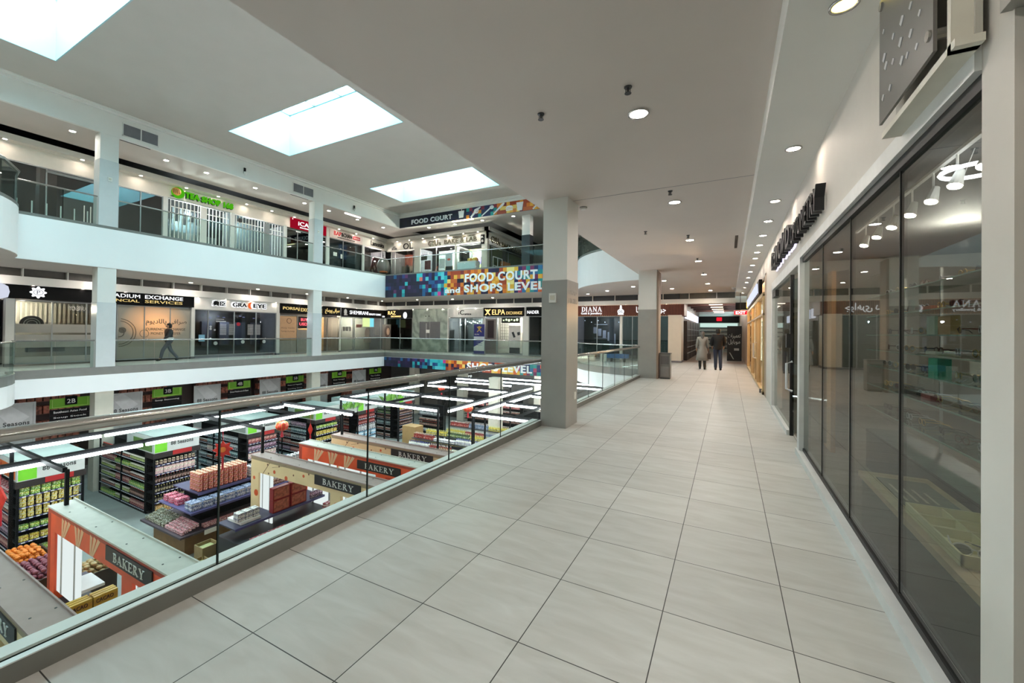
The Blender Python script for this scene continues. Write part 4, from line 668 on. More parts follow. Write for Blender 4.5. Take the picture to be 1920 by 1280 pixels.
# ---- colour mosaic banners
def mosaic(name, F, u0, u1, w0, w1, cols_fn, label, n=.13):
    t = thing(name, tuple(F.p((u0+u1)/2, w0, n)), label, 'banner'); rows = max(2, round((w1-w0)/.24)) ; sz = (w1-w0)/rows; ncol = int((u1-u0)/sz)+1
    vs, fs, cols = [], [], []; rnd = random.Random(5)
    for i in range(ncol):
        for j in range(rows):
            a = u0+i*sz; b = min(u1, a+sz); b0 = len(vs)
            vs += [F.p(a, w0+j*sz, n), F.p(b, w0+j*sz, n), F.p(b, w0+(j+1)*sz, n), F.p(a, w0+(j+1)*sz, n)]; fs.append((b0, b0+1, b0+2, b0+3)); cols.append(cols_fn((a-u0)/(u1-u0), rnd, a))
    me = bpy.data.meshes.new('printed_squares'); me.from_pydata([tuple(v-Vector(t.location)) for v in vs], [], fs)
    ca = me.color_attributes.new('print', 'FLOAT_COLOR', 'CORNER')
    for k, c in enumerate(cols):
        for q in range(4): ca.data[k*4+q].color = lin(c)
    m = bpy.data.materials.new('printed_mosaic'); m.use_nodes = True; at = m.node_tree.nodes.new('ShaderNodeVertexColor'); at.layer_name = 'print'; m.node_tree.links.new(at.outputs[0], m.node_tree.nodes['Principled BSDF'].inputs['Base Color']); m.node_tree.nodes['Principled BSDF'].inputs['Roughness'].default_value = .45
    me.materials.append(m); o = bpy.data.objects.new('printed_squares', me); link(o); o.parent = t
    part(t, 'backing', C('1c1a3a'), lambda mm: mm.fbox(F, u0, u1, w0, w1, n-.06, n-.004)); return t
NAVY = ['12112e', '181638', '20163f', '11183a', '281a45', '14132d']; PURP = ['4a2a66', '3b2e70', '5c2a60', '2a3a78']; TEA = ['1f8f9c', '2bb0b8', '1a5a8a', '3ac0c8', '1f3c78', '60c8d0']; ORA = ['e8952a', 'f0b040', 'c8602a', 'e07a24', 'a8401f', 'f4cc6a', '7a2a30']; MIX = ['1f8f8c', '2a2460', 'd8602a', '3a9a9a', '1c2a60', 'e8b03a', '7a2a5a', '2f70a0', 'c84a6a']
def colr(s, rnd, a):
    r = rnd.random()
    if s < .2: return rnd.choice(NAVY if r < .78 else PURP if r < .92 else TEA[:3])
    if s < .3: return rnd.choice(NAVY if r < .4 else TEA if r < .85 else PURP+['e07060'])
    if s < .38: return rnd.choice(TEA if r < .75 else ['e8b03a', 'd84a9a', '2a2460'])
    if s < .68: return rnd.choice(ORA if r < .85 else NAVY)
    if s < .72: return rnd.choice(['f4e08a', 'e8b03a'])
    return rnd.choice(MIX)
BF = Fr((0, YF, 0), (1, 0, 0), (0, -1, 0))
LW = em('banner_letters_white', 'ffffff', .55); LW = pm('banner_letters', 'ffffff', .5, var=.0)
t = mosaic('food_court_banner', BF, -20.36, -7.0, ZC+.01, Z3, colr, 'large mosaic banner with two lines of white lettering across the far upper fascia', n=.07)
part(t, 'lettering', LW, lambda m: (m.text(BF, 'FOOD COURT', -13.95, -9.2, 4.46, 4.98, .07, .1, bold=3), m.text(BF, 'and', -15.4, -14.28, 3.86, 4.2, .07, .1, bold=3), m.text(BF, 'SHOPS LEVEL', -13.98, -8.75, 3.86, 4.33, .07, .1, bold=3)))
t = mosaic('shops_level_banner', BF, -20.36, -7.0, -.85, -.24, colr, 'long low mosaic banner with white lettering across the far lower fascia', n=.09)
part(t, 'lettering', LW, lambda m: m.text(BF, 'SHOPS LEVEL', -13.7, -9.45, -.74, -.32, .09, .12, bold=3))
TF = Fr((0, 22.1, 0), (1, 0, 0), (0, -1, 0))
def colt(s, rnd, a):
    r = rnd.random()
    if s < .33: return rnd.choice(['0b0b20', '0e0e28', '0c0c22', '121126'])
    if s < .45: return rnd.choice(['121c30', '1c1530', '1a1638'])
    if s < .62: return rnd.choice(['1f8f8c', '1c2450', '2a2050', 'd88a2a', '2fa09a', '8a2a40', '1c2450'])
    return rnd.choice(ORA)
t = mosaic('food_court_banner', TF, -20.34, -8, ZS-.02, 9.37, colt, 'top banner with white food court lettering and pictures of cutlery and cups', n=.01)
part(t, 'lettering', LW, lambda m: m.text(TF, 'FOOD COURT', -19.25, -15.85, 8.83, 9.15, .01, .04, bold=3))
part(t, 'lens_badge', C('8a938f'), lambda m: m.disc(TF, -17.05, 9.0, .13, .04, .05, 16))
def cut(m):
    m.fpoly(TF, [(-15.3, 8.82), (-14.98, 8.82), (-14.92, 9.26), (-15.36, 9.26)], .01, .03); m.fbox(TF, -15.13, -15.1, 9.26, 9.36, .01, .03)
    m.strip(TF, [(-14.4, 8.75, .1), (-13.95, 9.2, .16), (-13.7, 9.32, .06)], .01, .03); m.tube([TF.p(-14.0+.15*math.cos(x/12*2*math.pi), 9.1+.12*math.sin(x/12*2*math.pi), .03) for x in range(12)], .035, 6, closed=True)
    m.strip(TF, [(-13.6, 8.74, .07), (-13.0, 9.15, .08)], .01, .03); m.disc(TF, -12.88, 9.2, .15, .01, .03, 16, ry=.12)
    m.strip(TF, [(-12.75, 8.76, .06), (-12.1, 9.28, .15), (-12.0, 9.34, .05)], .01, .03)
    m.disc(TF, -11.65, 9.02, .24, .01, .03, 14, a0=0, a1=180, ry=.12); m.fbox(TF, -11.9, -11.4, 8.94, 8.99, .01, .03); m.fbox(TF, -11.88, -11.42, 8.84, 8.91, .01, .03)
    m.fpoly(TF, [(-11.1, 8.76), (-10.8, 8.76), (-10.72, 9.25), (-11.18, 9.25)], .01, .03)
    m.strip(TF, [(-10.1, 8.73, .08), (-9.6, 9.15, .1)], .01, .03); m.fbox(TF, -9.75, -9.45, 9.1, 9.2, .01, .03); [m.fbox(TF, -9.75+k*.08, -9.71+k*.08, 9.2, 9.35, .01, .03) for k in range(4)]
part(t, 'cutlery_pictures', LW, cut)
# ---- blue bench with white box seen through the glass
t = thing('bench', (-5.2, 22.6, 0), 'blue upholstered bench behind the curved glass of the middle level', 'bench')
part(t, 'seat', C('2f6aa8'), lambda m: m.box(-5.75, -4.7, 22.4, 22.9, .2, .42)); part(t, 'leg', C('303234'), lambda m: [m.box(x, x+.05, 22.5, 22.8, 0, .2) for x in (-5.6, -4.9)])
mb = MB(); mb.box(-6.15, -5.8, 22.5, 22.85, 0, .4); mb.build('side_cube', SWO, label='white cube beside the blue bench', cat='table')
# ================================================================== right side: the optician
SG1 = gl('optician_window_glass', 'd8dbd8', .03, .8)
mb = MB()   # wall above and around the optician's windows (X .82 plane)
mb.box(.82, 1.0, 1.93, 12.0, 2.63, 3.6); mb.box(.82, 1.0, 1.98, 2.18, 0, 2.63); mb.box(.82, 1.0, 10.42, 12.0, 0, 2.63)
mb.box(.82, 1.0, 12.0, 41, 3.05, 3.6); mb.build('wall_right_front', pm('soft_white_wall', 'cfcac2', .6, var=.015), **S)
mb = MB(); mb.box(.86, 1.3, -8, 1.97, 0, 3.6); mb.build('wall_right_near', pm('taupe_wall', '8f877c', .7, var=.04), **S)
mb = MB(); mb.box(.79, .86, .6, 1.99, 2.62, 3.0); mb.build('trim_shutter_box', pm('shutter_box_grey', '9a978f', .5), **S)
t = thing('optician_window', (.82, 4.3, 0), 'long dark reflecting display window of the optician on the right in a pale frame', 'window')
part(t, 'frame', FRAMEW, lambda m: (m.box(.80, .9, 2.18, 6.5, 2.53, 2.63), m.box(.80, .9, 6.46, 6.62, 0, 2.63), m.box(.78, .9, 2.1, 6.62, 0, .075)))
part(t, 'dark_seal', BLACK, lambda m: (m.box(.83, .87, 2.18, 6.46, 2.47, 2.53), m.box(.84, .875, 2.18, 6.46, .075, .11)))
for a, b in ((2.18, 3.11), (3.11, 4.19), (4.19, 5.29), (5.29, 6.46)):
    part(t, 'glass_panel', SG1, lambda m: m.box(.85, .862, a+.004, b-.004, .1, 2.48))
    if a > 2.2: part(t, 'glass_joint', C('1c1e1c'), lambda m: m.box(.846, .864, a-.005, a+.005, .1, 2.48))
t = thing('optician_door', (.82, 8.8, 0), 'glazed entrance of the optician with a steel pull handle beside the pale wall', 'door')
part(t, 'frame', FRAMEW, lambda m: (m.box(.80, .9, 6.62, 10.42, 2.47, 2.63), m.box(.80, .9, 10.3, 10.42, 0, 2.63), m.box(.80, .9, 7.75, 10.42, 0, .075)))
part(t, 'side_glass', SG1, lambda m: m.box(.85, .862, 7.78, 10.3, .08, 2.47)); part(t, 'door_jamb', BLACK, lambda m: m.box(.84, .89, 7.72, 7.78, 0, 2.47)); part(t, 'closer_box', BLACK, lambda m: m.box(.80, .86, 9.6, 10.25, 2.3, 2.42))
part(t, 'door_leaf_glass', SG1, lambda m: m.fbox(Fr((.86, 7.74, 0), (.5, -.86, 0), (-.86, -.5, 0)), .03, 1.02, .06, 2.4, -.006, .006)); part(t, 'lock_body', BLACK, lambda m: m.box(.74, .82, 7.2, 7.34, 1.36, 1.56))
part(t, 'pull_handle', C('c8ccd0'), lambda m: m.tube([(.80, 7.1, .75), (.73, 7.1, .78), (.73, 7.1, 1.14), (.80, 7.1, 1.17)], .016, 8)); part(t, 'wooden_inside', C('b08454'), lambda m: m.box(1.2, 1.25, 6.9, 7.7, 0, 2.4))
# the optician's room
mb = MB(); mb.box(5.5, 5.6, .5, 12, 0, 3.3); mb.box(.86, 5.5, .5, .6, 0, 3.3); mb.box(.9, 5.5, 11.9, 12.0, 0, 3.3); mb.build('wall_optician', pm('optician_wall', '8d8a80', .8), **S)
mb = MB(); mb.box(.86, 5.6, .5, 12, 3.25, 3.35); mb.build('ceiling_optician', pm('optician_ceiling', '5a5957', .8), **S)
mb = MB(); mb.box(.92, 5.6, .5, 12, -.1, 0); mb.build('floor_optician', pm('optician_floor', '5f5a50', .4), **S)
SPOT = em('spot_lens', 'fff0d8', 300)
for i, y in enumerate((3.2, 4.0, 4.75, 5.25, 5.75, 6.3, 6.9, 7.5, 8.1)):
    x = 1.82; t = thing('track_spotlight', (x, y, 3.1), '%s white spotlight of the ceiling track inside the optician from the near end' % ORD[i], 'spotlight', 'optician track spotlights')
    part(t, 'stem', WHITE, lambda m: m.tube([(x, y, 3.22), (x, y, 3.02)], .01, 6)); part(t, 'head', C('d8d8d4'), lambda m: m.tube([(x+.02, y, 3.05), (x-.03, y-.04, 2.9)], [.03, .055], 12)); part(t, 'lens', SPOT, lambda m: m.tube([(x-.03, y-.04, 2.898), (x-.031, y-.041, 2.893)], .045, 12))
mb = MB(); mb.box(1.8, 1.84, 3.0, 8.6, 3.2, 3.23); mb.build('lighting_track', WHITE, label='white ceiling track carrying the spotlights inside the optician', cat='track')
t = thing('ring_lamp', (1.9, 5.2, 2.95), 'glowing ring lamp hanging near the optician ceiling', 'lamp'); part(t, 'ring', em('ring_glow', 'f4f6ff', 12), lambda m: m.tube([(1.95+.22*math.cos(x/20*2*math.pi), 5.3+.22*math.sin(x/20*2*math.pi), 3.05) for x in range(20)], .018, 6, closed=True)); part(t, 'cable', WHITE, lambda m: m.tube([(1.95, 5.3, 3.25), (1.95, 5.52, 3.05)], .004, 4))
GLS = gl('shelf_glass', 'b8cfc6', .1, 1.0); EDGE = pm('glass_edge_green', '9fb8ac', .2)
t = thing('glass_display_shelves', (1.6, 4.6, 0), 'glass shelving unit full of eyewear just inside the optician window', 'shelves')
zs = (.72, .98, 1.2, 1.38, 1.55, 1.76, 1.98)
for z in zs: part(t, 'glass_shelf', [GLS, EDGE], lambda m: (m.box(1.46, 1.76, 3.3, 6.4, z, z+.008, 0), m.box(1.45, 1.46, 3.3, 6.4, z-.001, z+.009, 1)))
for y in (3.4, 4.45, 5.4, 6.3): part(t, 'upright', C('a8aaa6'), lambda m: m.box(1.76, 1.78, y, y+.02, .3, 2.2))
part(t, 'base_cabinet', C('474a44'), lambda m: m.box(1.45, 1.8, 3.3, 6.4, 0, .45))
# eyewear
def eyewear(mats):
    m = MB()
    for s in (-1, 1):
        m.tube([(s*.033+.026*math.cos(a), .0, .03+.021*math.sin(a)) for a in [2*math.pi*k/14 for k in range(14)]], .003, 5, closed=True)
        m.disc(Fr((0, 0, 0), (1, 0, 0), (0, 1, 0)), s*.033, .03, .025, -.001, .001, 14, 1, ry=.02); m.tube([(s*.06, 0, .038), (s*.066, .07, .038), (s*.066, .12, .03), (s*.064, .14, .012)], .0025, 4)
    m.tube([(-.01, 0, .036), (0, -.003, .04), (.01, 0, .036)], .003, 5); return proto(m, 'eyeglasses', mats)
EY = [eyewear([C('1a1a1c'), pm('tinted_lens', '2a2a30', .05)]), eyewear([pm('gold_wire', 'caa866', .3, metal=.8), gl('clear_lens', 'e8f0ee', .15, 1)]), eyewear([C('c8c8cc'), pm('grey_lens', '6a6e70', .05)]), eyewear([C('5a2a20'), gl('clear_lens_b', 'f0ece4', .15, 1)])]
EN = ('black sunglasses', 'gold wire eyeglasses', 'silver framed sunglasses', 'brown framed eyeglasses')
rnd = random.Random(3)
for i, z in enumerate(zs):
    for k in range(9):
        j = (i+k) % 4; y = 3.5+k*.32+rnd.uniform(-.05, .05)
        if i == 5 and 3.9 < y < 4.4: continue
        inst(EY[j], 'eyeglasses', (1.56, y, z+.009), math.radians(-90+rnd.uniform(-15, 15)), '%s, %s from the near end on glass shelf %s counted upwards' % (EN[j], ORD[k], ORD[i]), 'eyeglasses', 'eyewear on the glass shelves', s=1.25)
for nm, c, y, z, sx, sy, sz, lb in (('display_card', 'c9d4c4', 4.85, 1.559, .02, .16, .16, 'pale green card on the optician glass shelf'), ('display_box', 'c8a070', 4.6, 1.559, .06, .22, .15, 'tan box on the optician glass shelf behind the sunglasses'), ('brand_card', 'dcd8c0', 4.85, 1.389, .15, .2, .03, 'cream booklet lying on an optician glass shelf'), ('green_tag', '2fae8c', 4.55, 1.21, -.08, .17, .16, 'bright green paper tag hanging in the optician window'), ('case', 'a03038', 4.95, .99, .07, .2, .05, 'dark red glasses case on a low glass shelf'), ('case', '2a2a2c', 5.3, .99, .07, .3, .04, 'black glasses case on a low glass shelf'), ('display_card', '8a8a84', 5.3, 1.77, .02, .1, .12, 'grey framed card high on the optician glass shelf'), ('case', 'c4806a', 4.95, 1.77, .05, .2, .04, 'salmon glasses case high on the optician glass shelf')):
    mb = MB(); mb.box(1.52, 1.52+sx, y-sy/2, y+sy/2, z, z+sz); mb.build(nm, C(c), label=lb, cat='display item')
t = thing('display_plinth', (1.12, 3.5, 0), 'low wooden display plinth behind the optician glass near the floor', 'plinth'); WD = pm('pale_wood', 'b9a586', .5, var=.12, scale=10)
part(t, 'box', C('4a4c44'), lambda m: m.box(.95, 1.32, 2.3, 4.3, 0, .42)); part(t, 'wooden_top', WD, lambda m: m.box(.93, 1.34, 2.28, 4.32, .42, .46))
mb = MB(); mb.box(1.0, 1.28, 3.55, 4.15, .461, .47); t = mb.build('leaflet', C('6b6458'), label='grey brown printed leaflet lying on the wooden plinth', cat='leaflet'); part(t, 'printed_lines', C('c0bba8'), lambda m: [m.box(1.03+.05*k, 1.045+.05*k, 3.65, 4.0-.04*k, .47, .472) for k in range(4)])
t = thing('divided_tray', (1.12, 3.1, .46), 'cream divided tray with glasses on the wooden plinth', 'tray'); CRE = C('e6e0b4')
part(t, 'tray', CRE, lambda m: (m.box(.97, 1.3, 2.75, 3.45, .461, .468), m.box(.97, .98, 2.75, 3.45, .468, .52), m.box(1.29, 1.3, 2.75, 3.45, .468, .52), m.box(.97, 1.3, 2.75, 2.76, .468, .52), m.box(.97, 1.3, 3.44, 3.45, .468, .52)))
part(t, 'divider', CRE, lambda m: [m.box(.98, 1.29, y, y+.006, .468, .515) for y in (2.93, 3.1, 3.27)]+[m.box(1.13, 1.136, 2.76, 3.44, .468, .515)])
inst(EY[0], 'eyeglasses', (1.2, 2.85, .47), .4, 'black glasses lying in the cream divided tray', 'eyeglasses', s=1.3); inst(EY[2], 'eyeglasses', (1.05, 2.84, .47), -.3, 'silver glasses lying in the cream divided tray', 'eyeglasses', s=1.3)
# counters deeper in the shop
t = thing('optician_counter', (3.6, 7, 0), 'grey counter deep inside the optician', 'counter'); part(t, 'body', C('5a5c58'), lambda m: m.box(3.4, 4.0, 4.5, 9, 0, 1.0)); part(t, 'top', C('9a9c98'), lambda m: m.box(3.36, 4.04, 4.46, 9.04, 1.0, 1.04))
t = thing('wall_rack', (5.3, 6, 0), 'wall rack with rows of frames at the back of the optician', 'rack'); part(t, 'panel', C('a8a498'), lambda m: m.box(5.42, 5.48, 2, 11, .8, 2.4)); part(t, 'frame_rows', C('2c2c2e'), lambda m: [m.box(5.36, 5.42, 2.2+.28*k, 2.34+.28*k, 1.0+.2*r, 1.04+.2*r) for k in range(31) for r in range(7)])
def lamp(name, x, y, z, e, c, parent=None, size=.05):
    ld = bpy.data.lights.new(name, 'POINT'); ld.energy = e*LK; ld.color = c; ld.shadow_soft_size = size; lo = bpy.data.objects.new(name, ld); lo.location = (x, y, z); link(lo)
lamp('optician_fill_lamp', 3, 4, 2.9, 18, (1, .95, .88)); lamp('optician_fill_lamp', 3, 8.5, 2.9, 20, (1, .93, .84))  # unseen point lamps added to brighten the optician's interior
# blade sign and lettering
t = thing('hanging_frosted_sign', (.72, 2.6, 2.7), 'frosted acrylic sign with faded flaking lettering above the optician window', 'sign')
part(t, 'back_plate', C('b5b2a8'), lambda m: m.box(.78, .80, 2.12, 2.93, 2.62, 3.35)); part(t, 'rim', C('d6d2c4'), lambda m: (m.box(.72, .80, 2.1, 2.92, 2.60, 2.63), m.box(.72, .80, 2.13, 2.16, 2.6, 3.3)))
part(t, 'frosted_panel', pm('frosted_grey_panel', '6b6965', .35, var=.05, scale=3), lambda m: m.box(.70, .712, 2.22, 2.88, 2.66, 3.32)); FSN = Fr((.70, 0, 0), (0, -1, 0), (-1, 0, 0))
def flakes(m):
    r = random.Random(4)
    for k in range(16):
        u = -2.8+.11*(k % 5)+r.uniform(-.03, .03); w_ = 2.8+.1*(k//5)+r.uniform(-.03, .03); s = r.uniform(.012, .025)
        m.fpoly(FSN, [(u-s, w_), (u, w_-s), (u+s*1.4, w_+s*.3), (u+.2*s, w_+s)], .0, .003)
part(t, 'flaked_lettering', C('c4c4c8'), flakes)
for y, z in ((2.25, 2.74), (2.84, 3.27)): part(t, 'standoff', STEEL, lambda m: m.tube([(.69, y, z), (.78, y, z)], .022, 10))
t = letters(FR, 'raised black optician lettering on the wall above the windows, first word edge lit', [('DƎVOИD', -9.5, -6.85, 2.78, 3.12, C('17171a'), 2), ('OPTOMETRY', -6.7, -4.85, 2.74, 2.98, C('17171a'), 1)], n=.02, depth=.08)
part(t, 'halo', em('violet_white_halo', 'e4dcff', 1.6), lambda m: m.text(FR, 'DƎVOИD', -9.5, -6.8, 2.76, 3.12, .0, .018, bold=3))
# next shop along the right wall
WARM = em('warm_shop_glow', 'ffc98a', 1.2)
t = thing('warm_lit_shopfront', (.82, 15, 0), 'warm lit glazed shopfront with long pull handle beyond the optician', 'shop')
GOLDF = pm('champagne_frame', 'c9b48a', .35, metal=.4)
part(t, 'frame', GOLDF, lambda m: [m.box(.78, .88, y, y+.09, 0, 2.6) for y in (12.6, 15.0, 15.95, 18.6, 22.4)]+[m.box(.78, .88, 12.6, 22.5, 2.55, 2.65), m.box(.78, .88, 12.6, 22.5, 2.05, 2.1), m.box(.78, .88, 12.6, 22.5, 0, .08)])
part(t, 'window_glass', gl('warm_shop_glass', 'd8cfc0', .06, 1), lambda m: m.box(.84, .85, 12.6, 22.5, .08, 2.55)); part(t, 'pull_handle', C('e0dcd4'), lambda m: m.tube([(.80, 15.3, .8), (.70, 15.3, .83), (.70, 15.3, 1.27), (.80, 15.3, 1.3)], .02, 8))
part(t, 'floor_closer', MGREY, lambda m: m.box(.74, .8, 13.0, 13.1, 0, .1))
mb = MB(); mb.box(3.0, 3.1, 12, 24, 0, 3); mb.build('wall_warm_shop', pm('warm_shop_wall', 'd6b690', .7), **S); mb = MB(); mb.box(.86, 3.1, 12, 24, 3.0, 3.1); mb.build('ceiling_warm_shop', CEIL, **S); mb = MB(); mb.box(.92, 3.1, 12, 24, -.1, 0); mb.build('floor_warm_shop', BEI, **S)
lamp('warm_shop_lamp', 1.7, 14, 2.6, 30, (1, .66, .34)); lamp('warm_shop_lamp', 1.7, 18, 2.6, 30, (1, .66, .34)); lamp('warm_shop_lamp', 1.7, 21.5, 2.6, 20, (1, .66, .34))
mb = MB(); mb.box(.82, .95, 22.5, 41, 0, 3.1); mb.box(.82, .95, 12.0, 12.6, 0, 3.1); mb.build('wall_right_far', C('a58f78'), **S)
t = thing('shop_sign', (.75, 17, 2.65), 'bright white glowing lettering in a black box over the warm lit shop', 'sign'); part(t, 'box', SB, lambda m: m.box(.74, .82, 13.5, 21.5, 2.66, 3.08)); part(t, 'lettering', em('blue_white_letters', 'dfe6ff', 1.1), lambda m: (m.text(FR, 'FORET', -20.8, -17.2, 2.72, 3.02, .08, .12, bold=1), m.text(FR, 'LUMINA', -16.9, -13.8, 2.72, 3.02, .08, .12, bold=1)), label='glowing blue white lettering')
part(t, 'yellow_mark', em('yellow_mark', 'ffd84a', 1.5), lambda m: m.disc(FR, -21.2, 2.85, .15, .08, .12))
t = thing('exit_sign', (.35, 22.4, 2.5), 'red lit exit sign hanging over the walkway on the right', 'sign'); part(t, 'case', C('f0e8e8'), lambda m: m.box(.22, .78, 22.4, 22.44, 2.46, 2.68)); part(t, 'face', em('exit_red', 'e02030', 1.5), lambda m: m.box(.24, .76, 22.39, 22.4, 2.48, 2.66)); part(t, 'lettering', em('exit_letters', 'ffe0e0', 3), lambda m: m.text(Fr((0, 22.39, 0), (1, 0, 0), (0, -1, 0)), 'EXIT', .3, .7, 2.51, 2.63, 0, .006, bold=2)); part(t, 'hanger', BLACK, lambda m: m.box(.48, .5, 22.4, 22.42, 2.68, 3.5))
mb = MB(); mb.box(.3, .8, 23.2, 23.25, 2.75, 3.1); mb.build('hanging_black_sign', SB, label='black hanging sign panel behind the red exit sign', cat='sign')
# corridor beyond
mb = MB(); mb.box(-2.35, 1.0, 24.9, 41, -.2, .0); mb.build('floor_corridor', pm('corridor_floor_tile', 'a08a78', .3, var=.08), **S)
mb = MB(); mb.box(-2.45, 1.0, 24.4, 41, 4.2, 4.3); mb.build('ceiling_corridor', pm('dark_red_ceiling', '2a1715', .7), **S)
mb = MB(); [mb.box(-2.4, .9, y, y+.12, 3.3, 3.5) for y in (26.5, 29, 31.5, 34, 36.5)]; mb.box(-1.2, -1.1, 24.6, 40, 3.5, 3.6); mb.box(.1, .2, 24.6, 40, 3.5, 3.6); mb.build('trim_corridor_beams', C('4a2a24'), **S)
mb = MB(); mb.box(-2.45, -2.3, 26, 41, 0, 4.2); mb.build('wall_corridor_left', C('6a5a50'), **S)
mb = MB(); mb.box(-2.3, .9, 24.62, 24.7, 3.16, 5.1); mb.build('wall_corridor_head', WHITE, **S)
for i, y in enumerate((27, 29.5, 32, 34.5, 37)): mb = MB(); mb.box(-1.0, -.3, y, y+.12, 3.24, 3.28); mb.build('ceiling_batten', em('batten_corridor', 'ffe9cc', 4), label='%s glowing batten across the dark corridor ceiling from the near end' % ORD[i], cat='light', group='corridor battens')
for i in range(8): mb = MB(); mb.fbox(Fr((-2.3, 0, 0), (0, 1, 0), (1, 0, 0)), 26.4+i*1.5, 27.3+i*1.5, 2.45, 2.95, .05, .12); mb.build('lit_wall_sign', em('corridor_sign_%d' % i, ('f4f4ff', 'e4ecff', 'ffe9e0')[i % 3], 1.3), label='%s glowing sign along the left corridor wall from the near end' % ORD[i], cat='sign', group='corridor wall signs')
for i in range(5):
    t = thing('corridor_showcase', (-2.25, 26.7+i*2.4, 0), '%s dark glazed showcase along the left corridor wall from the near end' % ORD[i], 'showcase', 'corridor showcases'); y = 26.2+i*2.4
    part(t, 'case', C('3a302c'), lambda m: m.box(-2.3, -2.1, y, y+2.1, 0, 2.3)); part(t, 'shelves', C('a0a09c'), lambda m: [m.box(-2.1, -2.05, y+.1, y+2.0, .4+k*.35, .43+k*.35) for k in range(5)])
mb = MB(); mb.box(-2.3, .8, 40.8, 40.9, 0, 3.3); t = mb.build('end_shopfront', C('c4cdc6'), label='pale lit shop closing the far end of the corridor', cat='shop'); part(t, 'display_racks', C('3d4a48'), lambda m: [m.box(-2.2, .7, 40.6, 40.8, .3+.35*k, .42+.35*k) for k in range(6)]); part(t, 'fascia', SB, lambda m: m.box(-2.3, .8, 40.5, 40.8, 2.55, 3.1)); part(t, 'fascia_light', em('end_shop_light', 'dffff4', .8), lambda m: m.box(-2.2, .7, 40.55, 40.6, 2.15, 2.5))
part(t, 'red_sign', em('end_red', 'e01828', 2), lambda m: m.box(-.9, -.5, 40.4, 40.5, 2.7, 3.0))
lamp('corridor_lamp', -.7, 28, 3.1, 10, (1, .85, .7)); lamp('corridor_lamp', -.7, 36, 3.1, 10, (1, .95, .85))
def pb(t, n):
    part(t, 'script', C('d8d8d4'), lambda m: (m.text(PF, pers('تعمیرات'), -.02, .62, 1.3, 1.6, n, n+.006), m.text(PF, pers('موبایل'), .0, .6, .95, 1.25, n, n+.006))); part(t, 'small_print', C('b0b0ac'), lambda m: (m.fbox(PF, .3, .55, .62, .75, n, n+.004), m.fpoly(PF, [(.05, .5), (.1, .5), (.3, .12), (.25, .12)], n, n+.004)))
PF = Fr((0, 27.4, 0), (1, 0, 0), (0, -1, 0))
flat(PF, 'poster_stand', 'tall black poster stand with white script at the right of the corridor', -.06, .68, .02, 2.03, 0, C('111213'), extra=pb, cat='poster', th=.04)
# litter bin
t = thing('litter_bin', (-1.92, 15.22, 0), 'grey metal litter bin with two stacked doors beside the second column', 'bin')
part(t, 'body', C('6e6b69'), lambda m: m.box(-2.07, -1.73, 15.1, 15.45, .04, .84)); part(t, 'top', C('4d4b4a'), lambda m: m.box(-2.08, -1.72, 15.09, 15.46, .84, .88)); part(t, 'plinth', C('2f2e2e'), lambda m: m.box(-2.06, -1.74, 15.11, 15.44, 0, .04)); part(t, 'door', C('807d7b'), lambda m: m.box(-2.03, -1.77, 15.085, 15.1, .08, .42)); part(t, 'flap', C('565453'), lambda m: m.box(-2.03, -1.77, 15.085, 15.1, .5, .78))
# ------------------------------------------------------------------ people
SKIN = pm('skin', 'b98a70', .6)
def skinmesh(name, joints, bones, mat, parent, lev=2):
    ks = list(joints); me = bpy.data.meshes.new(name); me.from_pydata([joints[k][:3] for k in ks], [(ks.index(a), ks.index(b)) for a, b in bones], []); me.materials.append(mat)
    o = bpy.data.objects.new(name, me); link(o); o.parent = parent; o.modifiers.new('skin', 'SKIN')
    md = o.modifiers.new('sub', 'SUBSURF'); md.levels = md.render_levels = lev
    if not me.skin_vertices: me.attributes
    sv = me.skin_vertices[0].data if me.skin_vertices else None
    if sv is None: return o
    for i, k in enumerate(ks): r = joints[k][3]; sv[i].radius = (r if not isinstance(r, tuple) else r[0], r if not isinstance(r, tuple) else r[1]); 
    sv[0].use_root = True
    for p in me.polygons: p.use_smooth = True
    return o
def ensure_skin(me):
    bm = __import__('bmesh').new(); bm.from_mesh(me); bm.verts.layers.skin.verify(); bm.to_mesh(me); bm.free()
_old = bpy.data.meshes.new
